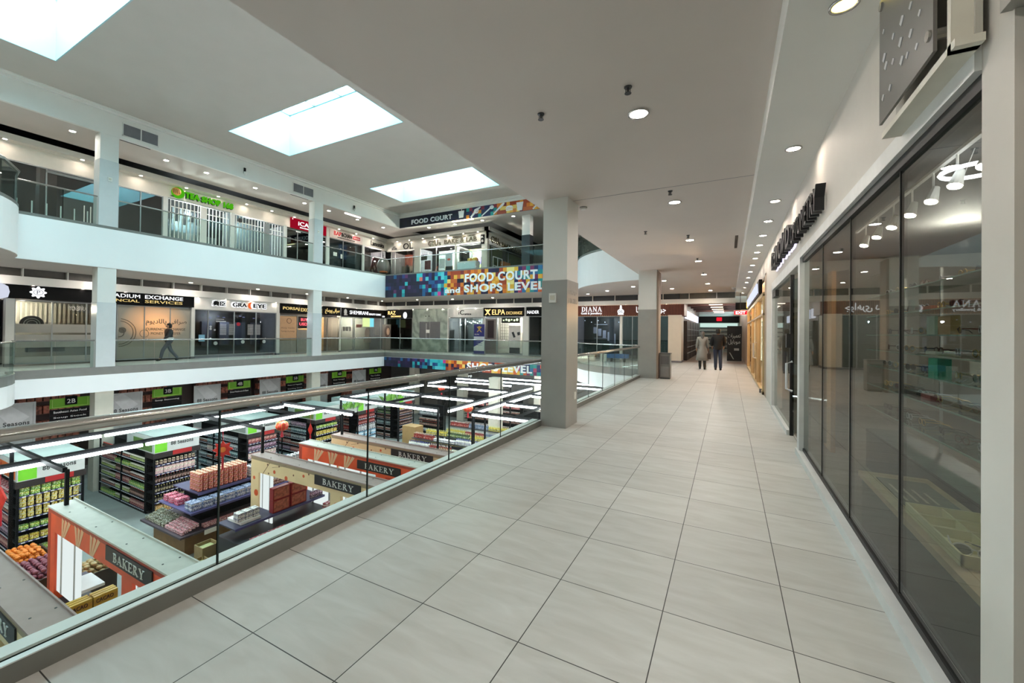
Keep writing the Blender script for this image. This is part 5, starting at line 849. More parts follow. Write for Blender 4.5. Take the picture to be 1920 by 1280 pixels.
def person(loc, rz, label, legs, arms, coat, pants, hair, skirt=False, longhair=False, H=1.0, shoe='101010', coatlen=.86, hood=False):
    """legs/arms: lists of joint positions (left, right) in the figure's own frame, facing +Y"""
    t = thing('person', loc, label, 'person'); t.rotation_euler.z = rz; t.scale = (H, H, H)
    def sk(name, J, B, mat, lev=2):
        ks = list(J); me = bpy.data.meshes.new(name); me.from_pydata([J[k][:3] for k in ks], [(ks.index(a), ks.index(b)) for a, b in B], []); me.materials.append(mat); ensure_skin(me)
        for i, k in enumerate(ks): me.skin_vertices[0].data[i].radius = (J[k][3], J[k][3])
        me.skin_vertices[0].data[0].use_root = True
        o = bpy.data.objects.new(name, me); link(o); o.parent = t; s = o.modifiers.new('skin', 'SKIN'); s.use_smooth_shade = True; d = o.modifiers.new('sub', 'SUBSURF'); d.levels = d.render_levels = lev; return o
    J = {'pelvis': (0, 0, .95, .12), 'waist': (0, 0, 1.1, .11), 'chest': (0, .01, 1.3, .14), 'neck0': (0, 0, 1.46, .055), 'neck1': (0, .01, 1.53, .05), 'head': (0, .025, 1.6, .08), 'top': (0, .02, 1.68, .075)}
    B = [('pelvis', 'waist'), ('waist', 'chest'), ('chest', 'neck0'), ('neck0', 'neck1'), ('neck1', 'head'), ('head', 'top')]
    for s, (kn, an, to) in zip('LR', legs):
        sx = -1 if s == 'L' else 1
        J['h'+s] = (sx*.09, 0, .9, .085); J['k'+s] = kn+(.055,); J['a'+s] = an+(.04,); J['t'+s] = to+(.03,); B += [('pelvis', 'h'+s), ('h'+s, 'k'+s), ('k'+s, 'a'+s), ('a'+s, 't'+s)]
    for s, (el, wr) in zip('LR', arms):
        sx = -1 if s == 'L' else 1; e = Vector(el); w_ = Vector(wr); d = (w_-e).normalized(); pal = w_+d*.07
        J['s'+s] = (sx*.17, 0, 1.41, .06); J['e'+s] = el+(.04,); J['w'+s] = wr+(.026,); J['p'+s] = tuple(pal)+(.03,); B += [('chest', 's'+s), ('s'+s, 'e'+s), ('e'+s, 'w'+s), ('w'+s, 'p'+s)]
        for f in range(4):
            b = pal+Vector((0, (f-1.5)*.018, 0))+d*.02; J['f%s%d' % (s, f)] = tuple(b)+(.009,); J['g%s%d' % (s, f)] = tuple(b+d*.05+Vector((-sx*.015, 0, 0)))+(.008,); B += [('p'+s, 'f%s%d' % (s, f)), ('f%s%d' % (s, f), 'g%s%d' % (s, f))]
        b = w_+d*.03+Vector((0, .03, 0)); J['th'+s] = tuple(b)+(.01,); J['tg'+s] = tuple(b+d*.035+Vector((0, .012, 0)))+(.009,); B += [('w'+s, 'th'+s), ('th'+s, 'tg'+s)]
    sk('body', J, B, SKIN)
    pf = 1.22 if hood else 1
    K = {'w': (0, 0, .82, .165*pf), 'w2': (0, 0, 1.0, .16*pf), 'c': (0, .0, 1.2, .165*pf), 'c2': (0, 0, 1.36, .145*pf), 'n': (0, 0, 1.48, .08*pf)}; BB = [('w', 'w2'), ('w2', 'c'), ('c', 'c2'), ('c2', 'n')]
    for s in 'LR': K['s'+s] = J['s'+s][:3]+(.085*pf,); K['e'+s] = J['e'+s][:3]+(.062*pf,); K['x'+s] = tuple(Vector(J['e'+s][:3]).lerp(Vector(J['w'+s][:3]), .9))+(.045,); BB += [('c2', 's'+s), ('s'+s, 'e'+s), ('e'+s, 'x'+s)]
    sk('jacket', K, BB, coat)
    K = {'p': (0, 0, 1.0, .13)}; BB = []
    for s in 'LR': K['h'+s] = J['h'+s][:3]+(.105,); K['k'+s] = J['k'+s][:3]+(.078,); K['a'+s] = (J['a'+s][0], J['a'+s][1], J['a'+s][2]-.02, .062); BB += [('p', 'h'+s), ('h'+s, 'k'+s), ('k'+s, 'a'+s)]
    sk('trousers', K, BB, pants)
    for s in 'LR':
        a = Vector(J['a'+s][:3]); b = Vector(J['t'+s][:3]); sk('shoe', {'a': (a.x, a.y-.03, max(a.z-.02, .05), .056), 'b': tuple(b)+(.045,), 'c': (b.x, b.y+.06, b.z, .03)}, [('a', 'b'), ('b', 'c')], C(shoe))
    m = MB(); m.lathe([(.001, 1.745), (.05, 1.735), (.085, 1.69), (.097, 1.62), (.088, 1.56), (.07, 1.52)]+([(.09, 1.44), (.08, 1.36)] if longhair else []), 12, (0, 0, 0))
    vs = [(x, y*(1.05)-.005-(.02 if y < 0 else -.0)+(-.035 if (y > .04 and z < 1.68) else 0), z) for x, y, z in m.v]; m.v = vs
    h = m.build('hair', hair, None, smooth=True, origin=(0, 0, 0)); h.parent = t; h.location = (0, 0, 0)
    f = MB(); f.disc(WORLD, -.03, 1.62, .01, .1, .108, 8); f.disc(WORLD, .03, 1.62, .01, .1, .108, 8); f.fbox(WORLD, -.025, .025, 1.565, 1.572, .098, .106); f.prism([(-.012, .1), (.012, .1), (0, .13)], 1.585, 1.62)
    o = f.build('face_features', C('6a4438'), None, origin=(0, 0, 0)); o.parent = t; o.location = (0, 0, 0)
    if skirt:
        m = MB(); m.lathe([(.17, 1.05), (.215, .85), (.245, .6), (.265, .4), (.255, .4)], 18, (0, 0, 0), caps=False); m.v = [(x*1.0, y*.86, z) for x, y, z in m.v]; o = m.build('coat_skirt', coat, None, smooth=True, origin=(0, 0, 0)); o.parent = t; o.location = (0, 0, 0)
    return t
stand = lambda st: [((-.09, .02+st, .5), (-.09, -.02+st*.5, .08), (-.09, .09+st*.5, .035)), ((.09, .02-st, .5), (.09, -.06-st, .08), (.09, .04-st, .035))]
hang = [((-.22, -.02, 1.15), (-.24, .03, .92)), ((.22, -.02, 1.15), (.24, .03, .92))]
t = person((-1.0, 20.25, 0), .12, 'person in a long grey coat carrying a handbag, walking away down the walkway', stand(.08), hang, C('8f8c85'), C('1f2022'), C('6a6460'), skirt=True, longhair=True, H=.96)
t = thing('handbag', (-.72, 20.27, .45), 'dark handbag hanging from the hand of the person in the long grey coat', 'bag'); part(t, 'bag', C('2a211d'), lambda m: m.box(-.80, -.66, 20.15, 20.4, .45, .7)); part(t, 'strap', C('1c1614'), lambda m: m.tube([(-.73, 20.18, .7), (-.735, 20.22, .82), (-.735, 20.33, .82), (-.73, 20.37, .7)], .01, 5))
person((-.38, 20.1, 0), .05, 'person in a bulky black jacket and dark blue jeans walking away down the walkway', stand(.03), [((-.25, .0, 1.17), (-.22, .14, .97)), ((.25, .0, 1.17), (.22, .14, .97))], pm('black_padded_jacket', '0e0e10', .8), C('232d44'), C('0d0c0c'), H=1.03, hood=True)
wl = [((-.09, .26, .52), (-.09, .34, .13), (-.09, .45, .07)), ((.09, -.12, .5), (.09, -.42, .14), (.09, -.36, .05))]
person((-22.6, 9.5, 0), math.radians(180), 'person in dark clothes with a waist bag striding past the amber lit window', wl, [((-.25, .1, 1.16), (-.22, .3, 1.02)), ((.25, -.12, 1.18), (.24, -.2, .94))], C('17181c'), C('3a3e48'), C('15110f'))
mb = MB(); mb.box(-22.52, -22.4, 9.35, 9.62, .98, 1.1); mb.build('waist_bag', C('c8c8c4'), label='white waist bag worn by the person striding past the amber window', cat='bag')
# ================================================================== the supermarket below
mb = MB(); mb.box(-26, 2.1, -8, 41, Z1-.2, Z1); mb.build('floor_market', CONC, **S)
PRICE = pm('price_rail', '4c4a78', .4, var=.1); TAGW = pm('price_ticket_white', 'eceae6', .5); BLK = pm('shelf_black', '0e0f12', .6, spec=.15)
# product prototypes (one mesh each, small in the photograph)
def bx(w_, d, h, c, c2, name):
    m = MB(); m.box(-w_/2, w_/2, -d/2, d/2, 0, h, 0); m.box(-w_/2-.001, w_/2+.001, -d/2-.001, d/2+.001, h*.45, h*.8, 1); return proto(m, name, [LC(c), LC(c2)])
def bt(r, h, c, cap, lab, name):
    m = MB(); m.lathe([(r*.95, 0), (r, .01), (r, h*.6), (r*.4, h*.78), (r*.4, h*.9)], 9, m=0); m.lathe([(r*.46, h*.88), (r*.46, h)], 9, m=1); m.lathe([(r*1.02, h*.15), (r*1.02, h*.5)], 9, m=2, caps=False); return proto(m, name, [C(c), C(cap), LC(lab)])
def jr(r, h, c, cap, lab, name):
    m = MB(); m.lathe([(r*.9, 0), (r, .01), (r, h*.75), (r*.85, h*.82)], 10, m=0); m.lathe([(r*.9, h*.8), (r*.9, h)], 10, m=1); m.lathe([(r*1.02, h*.15), (r*1.02, h*.65)], 10, m=2, caps=False); return proto(m, name, [C(c), C(cap), LC(lab)])
PR = {
 'dark_bottle': bt(.035, .24, '3a2018', 'e0584a', '9a6a58', 'sauce_bottle'), 'yellowcap_bottle': bt(.032, .2, '2c2018', 'f0dc90', 'a89868', 'sauce_bottle'), 'oil_bottle': bt(.04, .26, 'b8902c', 'd8d0b0', 'c8b040', 'oil_bottle'), 'green_bottle': bt(.035, .24, '36502a', 'c8c89a', '8aa05a', 'sauce_bottle'),
 'milk_bottle': bt(.045, .24, 'dedbd2', '4a5aa0', 'c8c8d8', 'milk_bottle'), 'red_bottle': bt(.035, .23, '8a2420', 'e8dcd0', 'b84030', 'sauce_bottle'), 'blue_bottle': bt(.035, .23, '6a7a90', 'c8d0e0', '8090b0', 'drink_bottle'), 'yellow_bottle': bt(.035, .22, 'c8b440', 'd8d890', 'a8a048', 'drink_bottle'),
 'cream_jar': jr(.045, .13, '4a2a20', 'e6d9b8', 'c0a890', 'food_jar'), 'dark_jar': jr(.045, .12, '4a3028', 'e8e0d8', 'a8604c', 'food_jar'), 'green_jar': jr(.042, .13, '5a7038', 'eeeada', 'b0c060', 'food_jar'), 'yellow_can': jr(.06, .13, 'd8c860', 'c8c8b0', 'c8b030', 'food_can'),
 'red_can': jr(.06, .12, 'c86a50', 'e0b090', 'd85a40', 'snack_can'), 'grey_can': jr(.055, .15, '8a94a0', 'dde2e4', 'b8c4c8', 'snack_can'),
 'pink_box': bx(.1, .06, .2, 'f0c0c0', 'f8e4d0', 'snack_box'), 'yellow_box': bx(.16, .1, .14, 'd8c430', 'c8a020', 'snack_box'), 'green_box': bx(.16, .1, .12, '7ab038', 'd0dc50', 'snack_box'), 'orange_box': bx(.2, .15, .22, 'c88a28', 'd8a848', 'snack_box'),
 'cocoa_box': bx(.33, .06, .24, 'c8a030', 'dcb848', 'cocoa_box'), 'red_box': bx(.2, .16, .14, 'a8283a', 'e8c8c8', 'snack_box'), 'white_box': bx(.16, .1, .1, 'e0dcd8', '9a9ab0', 'snack_box'), 'blue_box': bx(.24, .16, .1, '7f8fb8', 'dfe3ec', 'snack_pack'), 'pinkpack': bx(.2, .14, .08, 'd83a6a', 'e88aa0', 'snack_pack'), 'brown_pack': bx(.18, .14, .09, '8a7462', 'd8cab8', 'snack_pack'), 'water_pack': bx(.3, .2, .22, '7cbfe0', 'e8f2f8', 'water_pack'),
 'purple_pouch': bx(.12, .05, .18, '6a3c60', 'c89ab8', 'snack_pouch'), 'green_pouch': bx(.12, .05, .18, '5a7a3a', 'c8cc60', 'snack_pouch'), 'red_pouch': bx(.12, .05, .18, 'a82c34', 'e8a898', 'snack_pouch'), 'blue_pouch': bx(.12, .05, .18, '34606a', 'b8d4d4', 'snack_pouch'), 'grey_pouch': bx(.12, .05, .17, '70747a', 'd0d4d6', 'snack_pouch'), 'meat_pack': bx(.13, .06, .04, 'd88890', 'f0d4d8', 'meat_pack'), 'fish_pack': bx(.14, .07, .045, '6a6a50', 'c8c8b0', 'fish_pack')}
PR['cocoa_box'].materials[0] = C('c8a030'); PR['cocoa_box'].materials[1] = C('b88a2c')
CATN = {'sauce_bottle': 'bottle', 'oil_bottle': 'bottle', 'milk_bottle': 'bottle', 'drink_bottle': 'bottle', 'food_jar': 'jar', 'food_can': 'can', 'snack_can': 'can', 'snack_box': 'box', 'snack_pack': 'packet', 'snack_pouch': 'packet', 'cocoa_box': 'box', 'water_pack': 'packet', 'meat_pack': 'packet', 'fish_pack': 'packet'}
CNT = {}; OVER = {}
def put(k, x, y, z, rz, label, group):
    me = PR[k]; nm = me.name.split('.')[0]; cat = CATN[nm]; CNT[cat] = CNT.get(cat, 0)+1
    if CNT[cat] > 290:
        o = OVER.setdefault(cat, (MB(), [])); mbx, ms = o; c_, s_ = math.cos(rz), math.sin(rz); idx = []
        for mm in me.materials:
            if mm not in ms: ms.append(mm)
            idx.append(ms.index(mm))
        b = len(mbx.v); mbx.v += [(x+v.co.x*c_-v.co.y*s_, y+v.co.x*s_+v.co.y*c_, z+v.co.z) for v in me.vertices]
        for p in me.polygons: mbx.f.append(tuple(b+i for i in p.vertices)); mbx.m.append(idx[p.material_index])
        return
    inst(me, nm, (x, y, z), rz, label, cat, group)
CN = {'dark_bottle': 'red-capped dark bottles', 'yellowcap_bottle': 'yellow-capped dark bottles', 'oil_bottle': 'golden oil bottles', 'green_bottle': 'green bottles', 'milk_bottle': 'white milk bottles', 'red_bottle': 'red sauce bottles', 'blue_bottle': 'grey blue bottles', 'yellow_bottle': 'yellow green bottles', 'cream_jar': 'cream-lidded jars', 'dark_jar': 'dark jars', 'green_jar': 'green jars', 'yellow_can': 'yellow cans', 'red_can': 'red and cream cans', 'grey_can': 'grey and white cans', 'pink_box': 'pink and cream boxes', 'yellow_box': 'yellow boxes', 'green_box': 'green boxes', 'orange_box': 'orange boxes', 'cocoa_box': 'golden cocoa boxes', 'red_box': 'red boxes', 'white_box': 'white boxes', 'blue_box': 'blue and white packs', 'pinkpack': 'bright pink packs', 'brown_pack': 'brown packs', 'water_pack': 'pale blue water packs', 'purple_pouch': 'purple pouches', 'green_pouch': 'green pouches', 'red_pouch': 'dark red pouches', 'blue_pouch': 'teal pouches', 'grey_pouch': 'grey pouches', 'meat_pack': 'pink meat packs', 'fish_pack': 'grey green fish packs'}
def fill(F, k, u0, u1, w, n, where, rows=1, stack=1, jit=.004, dn=.11):
    """a row of one product along a shelf, facing the frame's normal"""
    me = PR[k]; wd = me.vertices and (max(v.co.x for v in me.vertices)-min(v.co.x for v in me.vertices))+.012; hh = max(v.co.z for v in me.vertices)+.002
    rz = math.atan2(F.N.y, F.N.x)+math.pi/2; cnt = max(1, int((u1-u0)/wd)); name = CN[k]; one = name[:-2] if name.endswith('xes') else name[:-1]
    for s in range(stack):
        for r in range(rows):
            for i in range(cnt):
                p = F.p(u0+wd/2+i*(u1-u0-wd)/max(1, cnt-1)+random.uniform(-jit, jit), w+s*hh, n-r*dn); put(k, p.x, p.y, p.z, rz+random.uniform(-.04, .04), '%s %s' % (one, where), '%s %s' % (name, where))
AN = ['the bottom', 'the second', 'the third', 'the fourth', 'the fifth', 'the sixth', 'the top']
# ---- gondola runs: an end facing us (+X) and a long side facing the camera (-Y)
GO = [(3.52, 'left yellow goods'), (6.42, 'near bottle'), (9.34, 'red lantern'), (12.3, 'yellow pack'), (14.7, 'water pack'), (17.6, 'dark far')]
LV = [-4.42, -4.08, -3.77, -3.47, -3.18, -2.89]
ENDS = [[('green_box', 1), ('yellow_box', 1), ('green_box', 1), ('yellow_can', 2), ('yellow_can', 2), ('green_box', 2)],
 [('orange_box', 1), ('yellowcap_bottle', 1), ('yellowcap_bottle', 1), ('dark_bottle', 1), ('pink_box', 1), ('cream_jar', 1)],
 [('grey_pouch', 1), ('purple_pouch', 1), ('dark_jar', 1), ('pink_box', 1), ('purple_pouch', 1), ('red_pouch', 1)],
 [('green_jar', 1), ('yellow_box', 1), ('dark_jar', 1), ('yellow_box', 1), ('yellow_box', 1), ('green_box', 1)],
 [('white_box', 2), ('water_pack', 1), ('water_pack', 1), ('white_box', 2), ('red_bottle', 1), ('red_bottle', 1)],
 [('blue_pouch', 1), ('dark_jar', 1), ('dark_bottle', 1), ('dark_bottle', 1), ('dark_bottle', 1), ('yellow_box', 1)]]
SIDES = [['red_pouch', 'purple_pouch', 'red_pouch', 'dark_jar', 'dark_jar', 'red_box'], ['green_box', 'dark_jar', 'green_jar', 'green_jar', 'red_pouch', 'dark_bottle'], ['blue_pouch', 'blue_pouch', 'grey_pouch', 'grey_pouch', 'dark_jar', 'pink_box'], ['dark_jar', 'grey_pouch', 'blue_pouch', 'purple_pouch', 'red_pouch', 'red_pouch'], ['dark_bottle', 'red_bottle', 'dark_bottle', 'dark_bottle', 'red_bottle', 'dark_jar'], ['blue_pouch', 'dark_bottle', 'green_bottle', 'green_bottle', 'dark_jar', 'dark_jar']]
HDR = pm('header_pale', 'c2c6c2', .5, var=.03); HTOP = pm('header_top', '93a29d', .4, var=.05)
for gi, (gy, gn) in enumerate(GO):
    X = -16.1; y0, y1 = gy, gy+1.28; FE = Fr((X, 0, 0), (0, 1, 0), (1, 0, 0))
    t = thing('gondola_end', (X-.25, (y0+y1)/2, Z1), 'black end shelf unit of the %s aisle facing the kiosks' % gn, 'shelves', 'supermarket end shelves')
    for y in (y0, y1-.05): part(t, 'post', BLK, lambda m: (m.box(X-.02, X+.02, y, y+.05, Z1, -2.5),))
    part(t, 'back_panel', BLK, lambda m: m.box(X-.5, X-.47, y0, y1, Z1, -2.5))
    for z in LV: part(t, 'shelf', BLK, lambda m: m.box(X-.47, X, y0+.02, y1-.02, z-.025, z)); part(t, 'price_rail', [PRICE, TAGW], lambda m: (m.box(X, X+.012, y0+.05, y1-.05, z-.03, z+.004), [m.box(X+.012, X+.016, y0+.1+k*.13, y0+.17+k*.13, z-.028, z-.002, 1) for k in range(9)]))
    part(t, 'black_header', C('2a2422'), lambda m: m.box(X-.5, X+.05, y0-.03, y1+.03, -2.66, -2.49)); part(t, 'red_board', C('a82020'), lambda m: m.fbox(FE, y0+.5, y0+1.05, -2.63, -2.49, .05, .06))
    h = part(t, 'header_box', [HDR, HTOP], lambda m: (m.box(X-1.9, X+.03, y0, y1, -2.49, -1.97, 0), m.box(X-1.9, X+.03, y0, y1, -1.97, -1.95, 1)))
    part(t, 'lettering', C('3a3a3a'), lambda m: m.text(FE, '88 Seasons', y0+.45, y0+1.1, -2.31, -2.18, .03, .035, bold=3)); part(t, 'green_print', C('74c82c'), lambda m: m.fbox(FE, y0+.02, y0+.35, -2.47, -2.15, .03, .034)); part(t, 'side_print', C(['c0602c', '5a7a3a', '8a9088', '6a8a3c', '4a8a3a', '98382c'][gi]), lambda m: m.box(X-1.4, X-.1, y0-.006, y0, -2.45, -2.1))
    for li, (k, st) in enumerate(ENDS[gi]): fill(FE, k, y0+.07, y1-.07, LV[li]+.004, -.08, 'on %s shelf of the %s end unit' % (AN[li], gn), 1, st)
    # long side
    FSd = Fr((0, gy, 0), (1, 0, 0), (0, -1, 0)); t = thing('gondola_run', (-18.4, gy+.6, Z1), 'long black shelf run behind the %s end unit' % gn, 'shelves', 'supermarket long shelf runs'); x0, x1 = -20.2, -16.65
    part(t, 'core_panel', BLK, lambda m: m.box(x0, x1, gy+.42, gy+.8, Z1, -2.55)); part(t, 'base', BLK, lambda m: m.box(x0, x1, gy, gy+1.28, Z1, Z1+.06))
    for x in (x0, -18.45, x1-.04): part(t, 'post', BLK, lambda m: m.box(x, x+.05, gy, gy+.04, Z1, -2.5))
    for li, z in enumerate(LV):
        part(t, 'shelf', BLK, lambda m: m.box(x0, x1, gy+.02, gy+.42, z-.02, z)); part(t, 'price_rail', [PRICE, TAGW], lambda m: (m.box(x0, x1, gy+.01, gy+.02, z-.022, z+.002), [m.box(x0+.06+k*.12, x0+.13+k*.12, gy+.004, gy+.01, z-.022, z, 1) for k in range(29)]))
        for sg in range(3): kk = SIDES[gi][(li+(sg*2 if gi else 0)) % 6] if sg else SIDES[gi][li]; fill(FSd, kk, x0+.1+sg*1.13, x0+1.18+sg*1.13, z+.004, -.07, 'on %s shelf, %s bay, %s side run' % (AN[li], ('back', 'middle', 'front')[sg], gn))
# ---- middle island with tiers
FX = lambda x: Fr((x, 0, 0), (0, 1, 0), (1, 0, 0))
t = thing('promotion_table', (-13.2, 7.5, Z1), 'brown boxed promotion table with stepped trays of packs beside the kiosks', 'table')
part(t, 'boxed_base', pm('brown_board', '8a6a44', .6, var=.12), lambda m: m.box(-14.3, -12.6, 5.74, 9.6, Z1, -3.9)); part(t, 'tray', C('4a3f48'), lambda m: m.box(-14.5, -12.3, 5.5, 9.8, -3.9, -3.85)); part(t, 'middle_shelf', C('5a5684'), lambda m: m.box(-14.1, -12.35, 5.75, 9.6, -3.36, -3.33)); part(t, 'upper_shelf', C('3c3a5c'), lambda m: m.box(-14.1, -12.75, 6.1, 9.6, -3.03, -3.0)); part(t, 'shelf_core', BLK, lambda m: m.box(-13.9, -13.0, 6.3, 9.5, -3.85, -3.03)); part(t, 'price_tag', SWO, lambda m: m.fbox(FX(-12.28), 6.05, 6.4, -3.98, -3.86, 0, .01)); part(t, 'edge_strip', PRICE, lambda m: (m.box(-12.35, -12.33, 5.75, 9.6, -3.38, -3.32), m.box(-12.75, -12.73, 6.1, 9.6, -3.05, -2.99)))
FY = lambda y: Fr((0, y, 0), (1, 0, 0), (0, -1, 0))
for q in range(5): fill(FY(5.56+q*.085), 'meat_pack', -13.3, -12.4, -3.84+.022*q, -.05, 'in the front tray row %s of the promotion table' % ORD[q], 1, 2)
for q in range(5): fill(FY(5.56+q*.085), 'fish_pack', -14.4, -13.35, -3.84+.022*q, -.05, 'in the left tray row %s of the promotion table' % ORD[q], 1, 2)
fill(FX(-12.34), 'meat_pack', 6.1, 9.6, -3.84, -.08, 'along the side tray of the promotion table', 2, 2, dn=.1)
fill(FY(5.8), 'pinkpack', -14.0, -13.2, -3.32, -.1, 'on the middle tier front of the promotion table', 2, 2, dn=.15); fill(FX(-12.4), 'blue_box', 5.8, 7.5, -3.32, -.12, 'on the middle tier of the promotion table', 2, 2, dn=.18); fill(FX(-12.4), 'brown_pack', 7.55, 9.5, -3.32, -.12, 'on the middle tier of the promotion table', 2, 2, dn=.18)
fill(FX(-12.82), 'red_can', 6.15, 7.5, -2.99, -.08, 'stacked on the upper tier of the promotion table', 4, 4, dn=.13); fill(FX(-12.82), 'grey_can', 7.55, 9.4, -2.99, -.08, 'stacked on the upper tier of the promotion table', 2, 2, dn=.13)
# ---- kiosk gates with bakery signs
ORF = pm('orange_print', 'e8552a', .45, var=.18, scale=3); CRF = pm('cream_print', 'f0d2a0', .45, var=.08, scale=2); TPG = pm('kiosk_top_grey', 'c8c2b6', .6, var=.06); TPB = pm('kiosk_top_brown', 'a68c84', .6, var=.06)
WPAN = em('emissive_white_panel', 'fcfdfd', .95)  # white panel emits on its own so it reads bright
def gate(y0, kind, label, x_l=-11.75, white=((-11.37, -10.12, -3.72, -2.44),), sign=(-9.06, -7.46, -2.31, -2.07)):
    t = thing('kiosk_gate', (-8.5, y0+.19, Z1), label, 'kiosk'); FG = FY(y0); face = ORF if kind == 'o' else CRF; top = TPG if kind == 'o' else TPB; y1 = y0+.38
    part(t, 'header_beam', face, lambda m: m.box(x_l, -2.9, y0, y1-.02, -2.43, -2.02)); part(t, 'top_board', top, lambda m: (m.box(x_l-.02, -2.9, y0-.01, y1, -2.02, -1.99), m.box(x_l-.02, -2.9, y1-.02, y1, -2.03, -1.96)))
    part(t, 'screw_heads', C('3a3a3a'), lambda m: [m.disc(Fr((x, y0+.19+dy, -1.99), (1, 0, 0), (0, 0, 1), (0, 1, 0)), 0, 0, .014, 0, .006, 6) for x in (-11, -9.8, -8.6, -7.4, -6.2) for dy in (-.1, .12)])
    for a, b in ((x_l, -11.4), (-8.5, -8.14), (-5.6, -5.25)): part(t, 'pillar', face, lambda m: m.box(a, b, y0, y1-.02, Z1, -2.43))
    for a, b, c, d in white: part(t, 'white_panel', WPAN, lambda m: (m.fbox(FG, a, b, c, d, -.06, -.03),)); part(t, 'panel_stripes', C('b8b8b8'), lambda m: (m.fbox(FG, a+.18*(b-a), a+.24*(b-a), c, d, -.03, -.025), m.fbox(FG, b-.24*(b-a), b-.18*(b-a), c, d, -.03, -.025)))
    if kind == 'o':
        part(t, 'wheat_print', C('e8b890'), lambda m: [m.fpoly(FG, [(u+s*.05, -2.42), (u+s*.05+.05, -2.42), (u+s*.16+.22-.2*q, -2.1), (u+s*.16+.12-.2*q, -2.07)], .0, .004) for u, q in ((-11.0, 0), (-10.3, .5), (-9.7, 0)) for s in (-1, 0, 1)]); part(t, 'dark_print', C('a83820'), lambda m: (m.fbox(FG, x_l, -2.9, -2.09, -2.02, 0, .003), m.fbox(FG, x_l, -11.62, -4.4, -2.1, 0, .003)))
    else:
        part(t, 'berry_print', C('d85a2c'), lambda m: [m.disc(FG, u, w_, r, .0, .004, 12) for u, w_, r in ((-10.7, -2.3, .05), (-10.2, -2.38, .06), (-9.5, -2.2, .04), (-11.6, -2.6, .05), (-11.5, -3.0, .09), (-11.62, -3.5, .06), (-8.3, -2.7, .07), (-8.25, -3.0, .05))]); part(t, 'dot_print', C('7a4a34'), lambda m: [m.disc(FG, u, w_, .025, .0, .004, 8) for u, w_ in ((-11.0, -2.15), (-10.5, -2.12), (-9.9, -2.25), (-9.3, -2.12), (-10.95, -2.38))]); part(t, 'twig_print', C('6a4430'), lambda m: (m.strip(FG, [(-11.2, -2.42, .012), (-10.9, -2.08, .012)], 0, .004), m.strip(FG, [(-10.8, -2.2, .008), (-10.4, -2.1, .008), (-10.2, -2.05, .008)], 0, .004)))
        part(t, 'grey_upper_edge', C('a08a6c'), lambda m: m.fbox(FG, x_l, -2.9, -2.1, -2.02, 0, .003))
    s = part(t, 'sign_board', C('17171a'), lambda m: m.fbox(FG, sign[0], sign[1], sign[2], sign[3], .0, .02)); part(s, 'lettering', SWO, lambda m: m.serif(FG, 'BAKERY', sign[0]+.3, sign[1]-.22, sign[2]+.05, sign[3]-.05, .02, .03)); return t
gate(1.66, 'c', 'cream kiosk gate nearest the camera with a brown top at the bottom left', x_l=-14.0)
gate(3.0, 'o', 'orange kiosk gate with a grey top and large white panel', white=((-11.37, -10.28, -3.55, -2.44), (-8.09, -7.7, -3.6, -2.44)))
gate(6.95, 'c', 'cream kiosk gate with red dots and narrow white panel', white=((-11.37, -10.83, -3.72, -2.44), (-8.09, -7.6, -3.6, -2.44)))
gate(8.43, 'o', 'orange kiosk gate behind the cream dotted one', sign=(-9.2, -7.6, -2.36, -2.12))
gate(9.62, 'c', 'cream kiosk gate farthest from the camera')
# shelves running under the gates
for (a, b), lb in (((2.75, 3.45), 'first two kiosk gates'), ((5.9, 10.2), 'farther kiosk gates')):
    t = thing('kiosk_shelving', (-11, (a+b)/2, Z1), 'low dark shelving running beneath the '+lb, 'shelves'); part(t, 'body', C('2c2a30'), lambda m: m.box(-11.38, -10.5, a, b, Z1, -3.72)); part(t, 'shelf', C('34324a'), lambda m: m.box(-11.38, -10.6, max(a, 3.05) if a < 3 else a, b, -3.42, -3.39)); part(t, 'lower_tray', C('3a3840'), lambda m: m.box(-10.5, -9.95 if a > 3 else -10.32, a, b, -3.74, -3.7)); part(t, 'edge_strip', PRICE, lambda m: m.box(-10.6, -10.58, max(a, 3.05) if a < 3 else a, b, -3.44, -3.38)); part(t, 'tray_edge', PRICE, lambda m: m.box(-9.96 if a > 3 else -10.33, -9.94 if a > 3 else -10.31, a, b, -3.76, -3.68))
FA = FX(-10.62)
for q, y in enumerate((6.9, 7.42)):
    for s_ in range(2):
        mb = MB(); mb.box(-10.815, -10.66, y, y+.48, -3.385+s_*.33, -3.065+s_*.33, 0); mb.box(-10.66, -10.655, y+.03, y+.45, -3.36+s_*.33, -3.09+s_*.33, 1); mb.build('gift_box', [C('8e1f22'), pm('gift_print', 'a85a44', .5, var=.5, scale=12)], label='large red printed gift box, %s of the %s stack, under the cream dotted gate' % (('lower', 'upper')[s_], ('left', 'right')[q]), cat='box')
fill(FX(-10.65), 'purple_pouch', 8.05, 8.8, -3.385, -.05, 'on the shelf right of the red gift boxes'); fill(FX(-10.0), 'green_box', 6.95, 7.3, -3.69, -.08, 'in the low tray under the cream dotted gate'); fill(FX(-10.0), 'yellow_box', 7.35, 8.0, -3.69, -.08, 'in the low tray under the cream dotted gate'); fill(FX(-10.0), 'red_box', 8.05, 9.2, -3.69, -.08, 'in the low tray under the cream dotted gate', 1, 2); fill(FX(-10.0), 'red_box', 6.0, 6.9, -3.69, -.1, 'at the near end of the low kiosk tray')
mb = MB(); mb.box(-10.3, -9.9, 2.4, 3.46, Z1, -3.53); mb.build('display_riser', C('2c2a30'), label='dark riser holding the golden cocoa boxes', cat='stand'); fill(FX(-9.9), 'cocoa_box', 2.4, 3.46, -3.525, -.05, 'on the riser before the white counter', 3, 1, dn=.08); pass
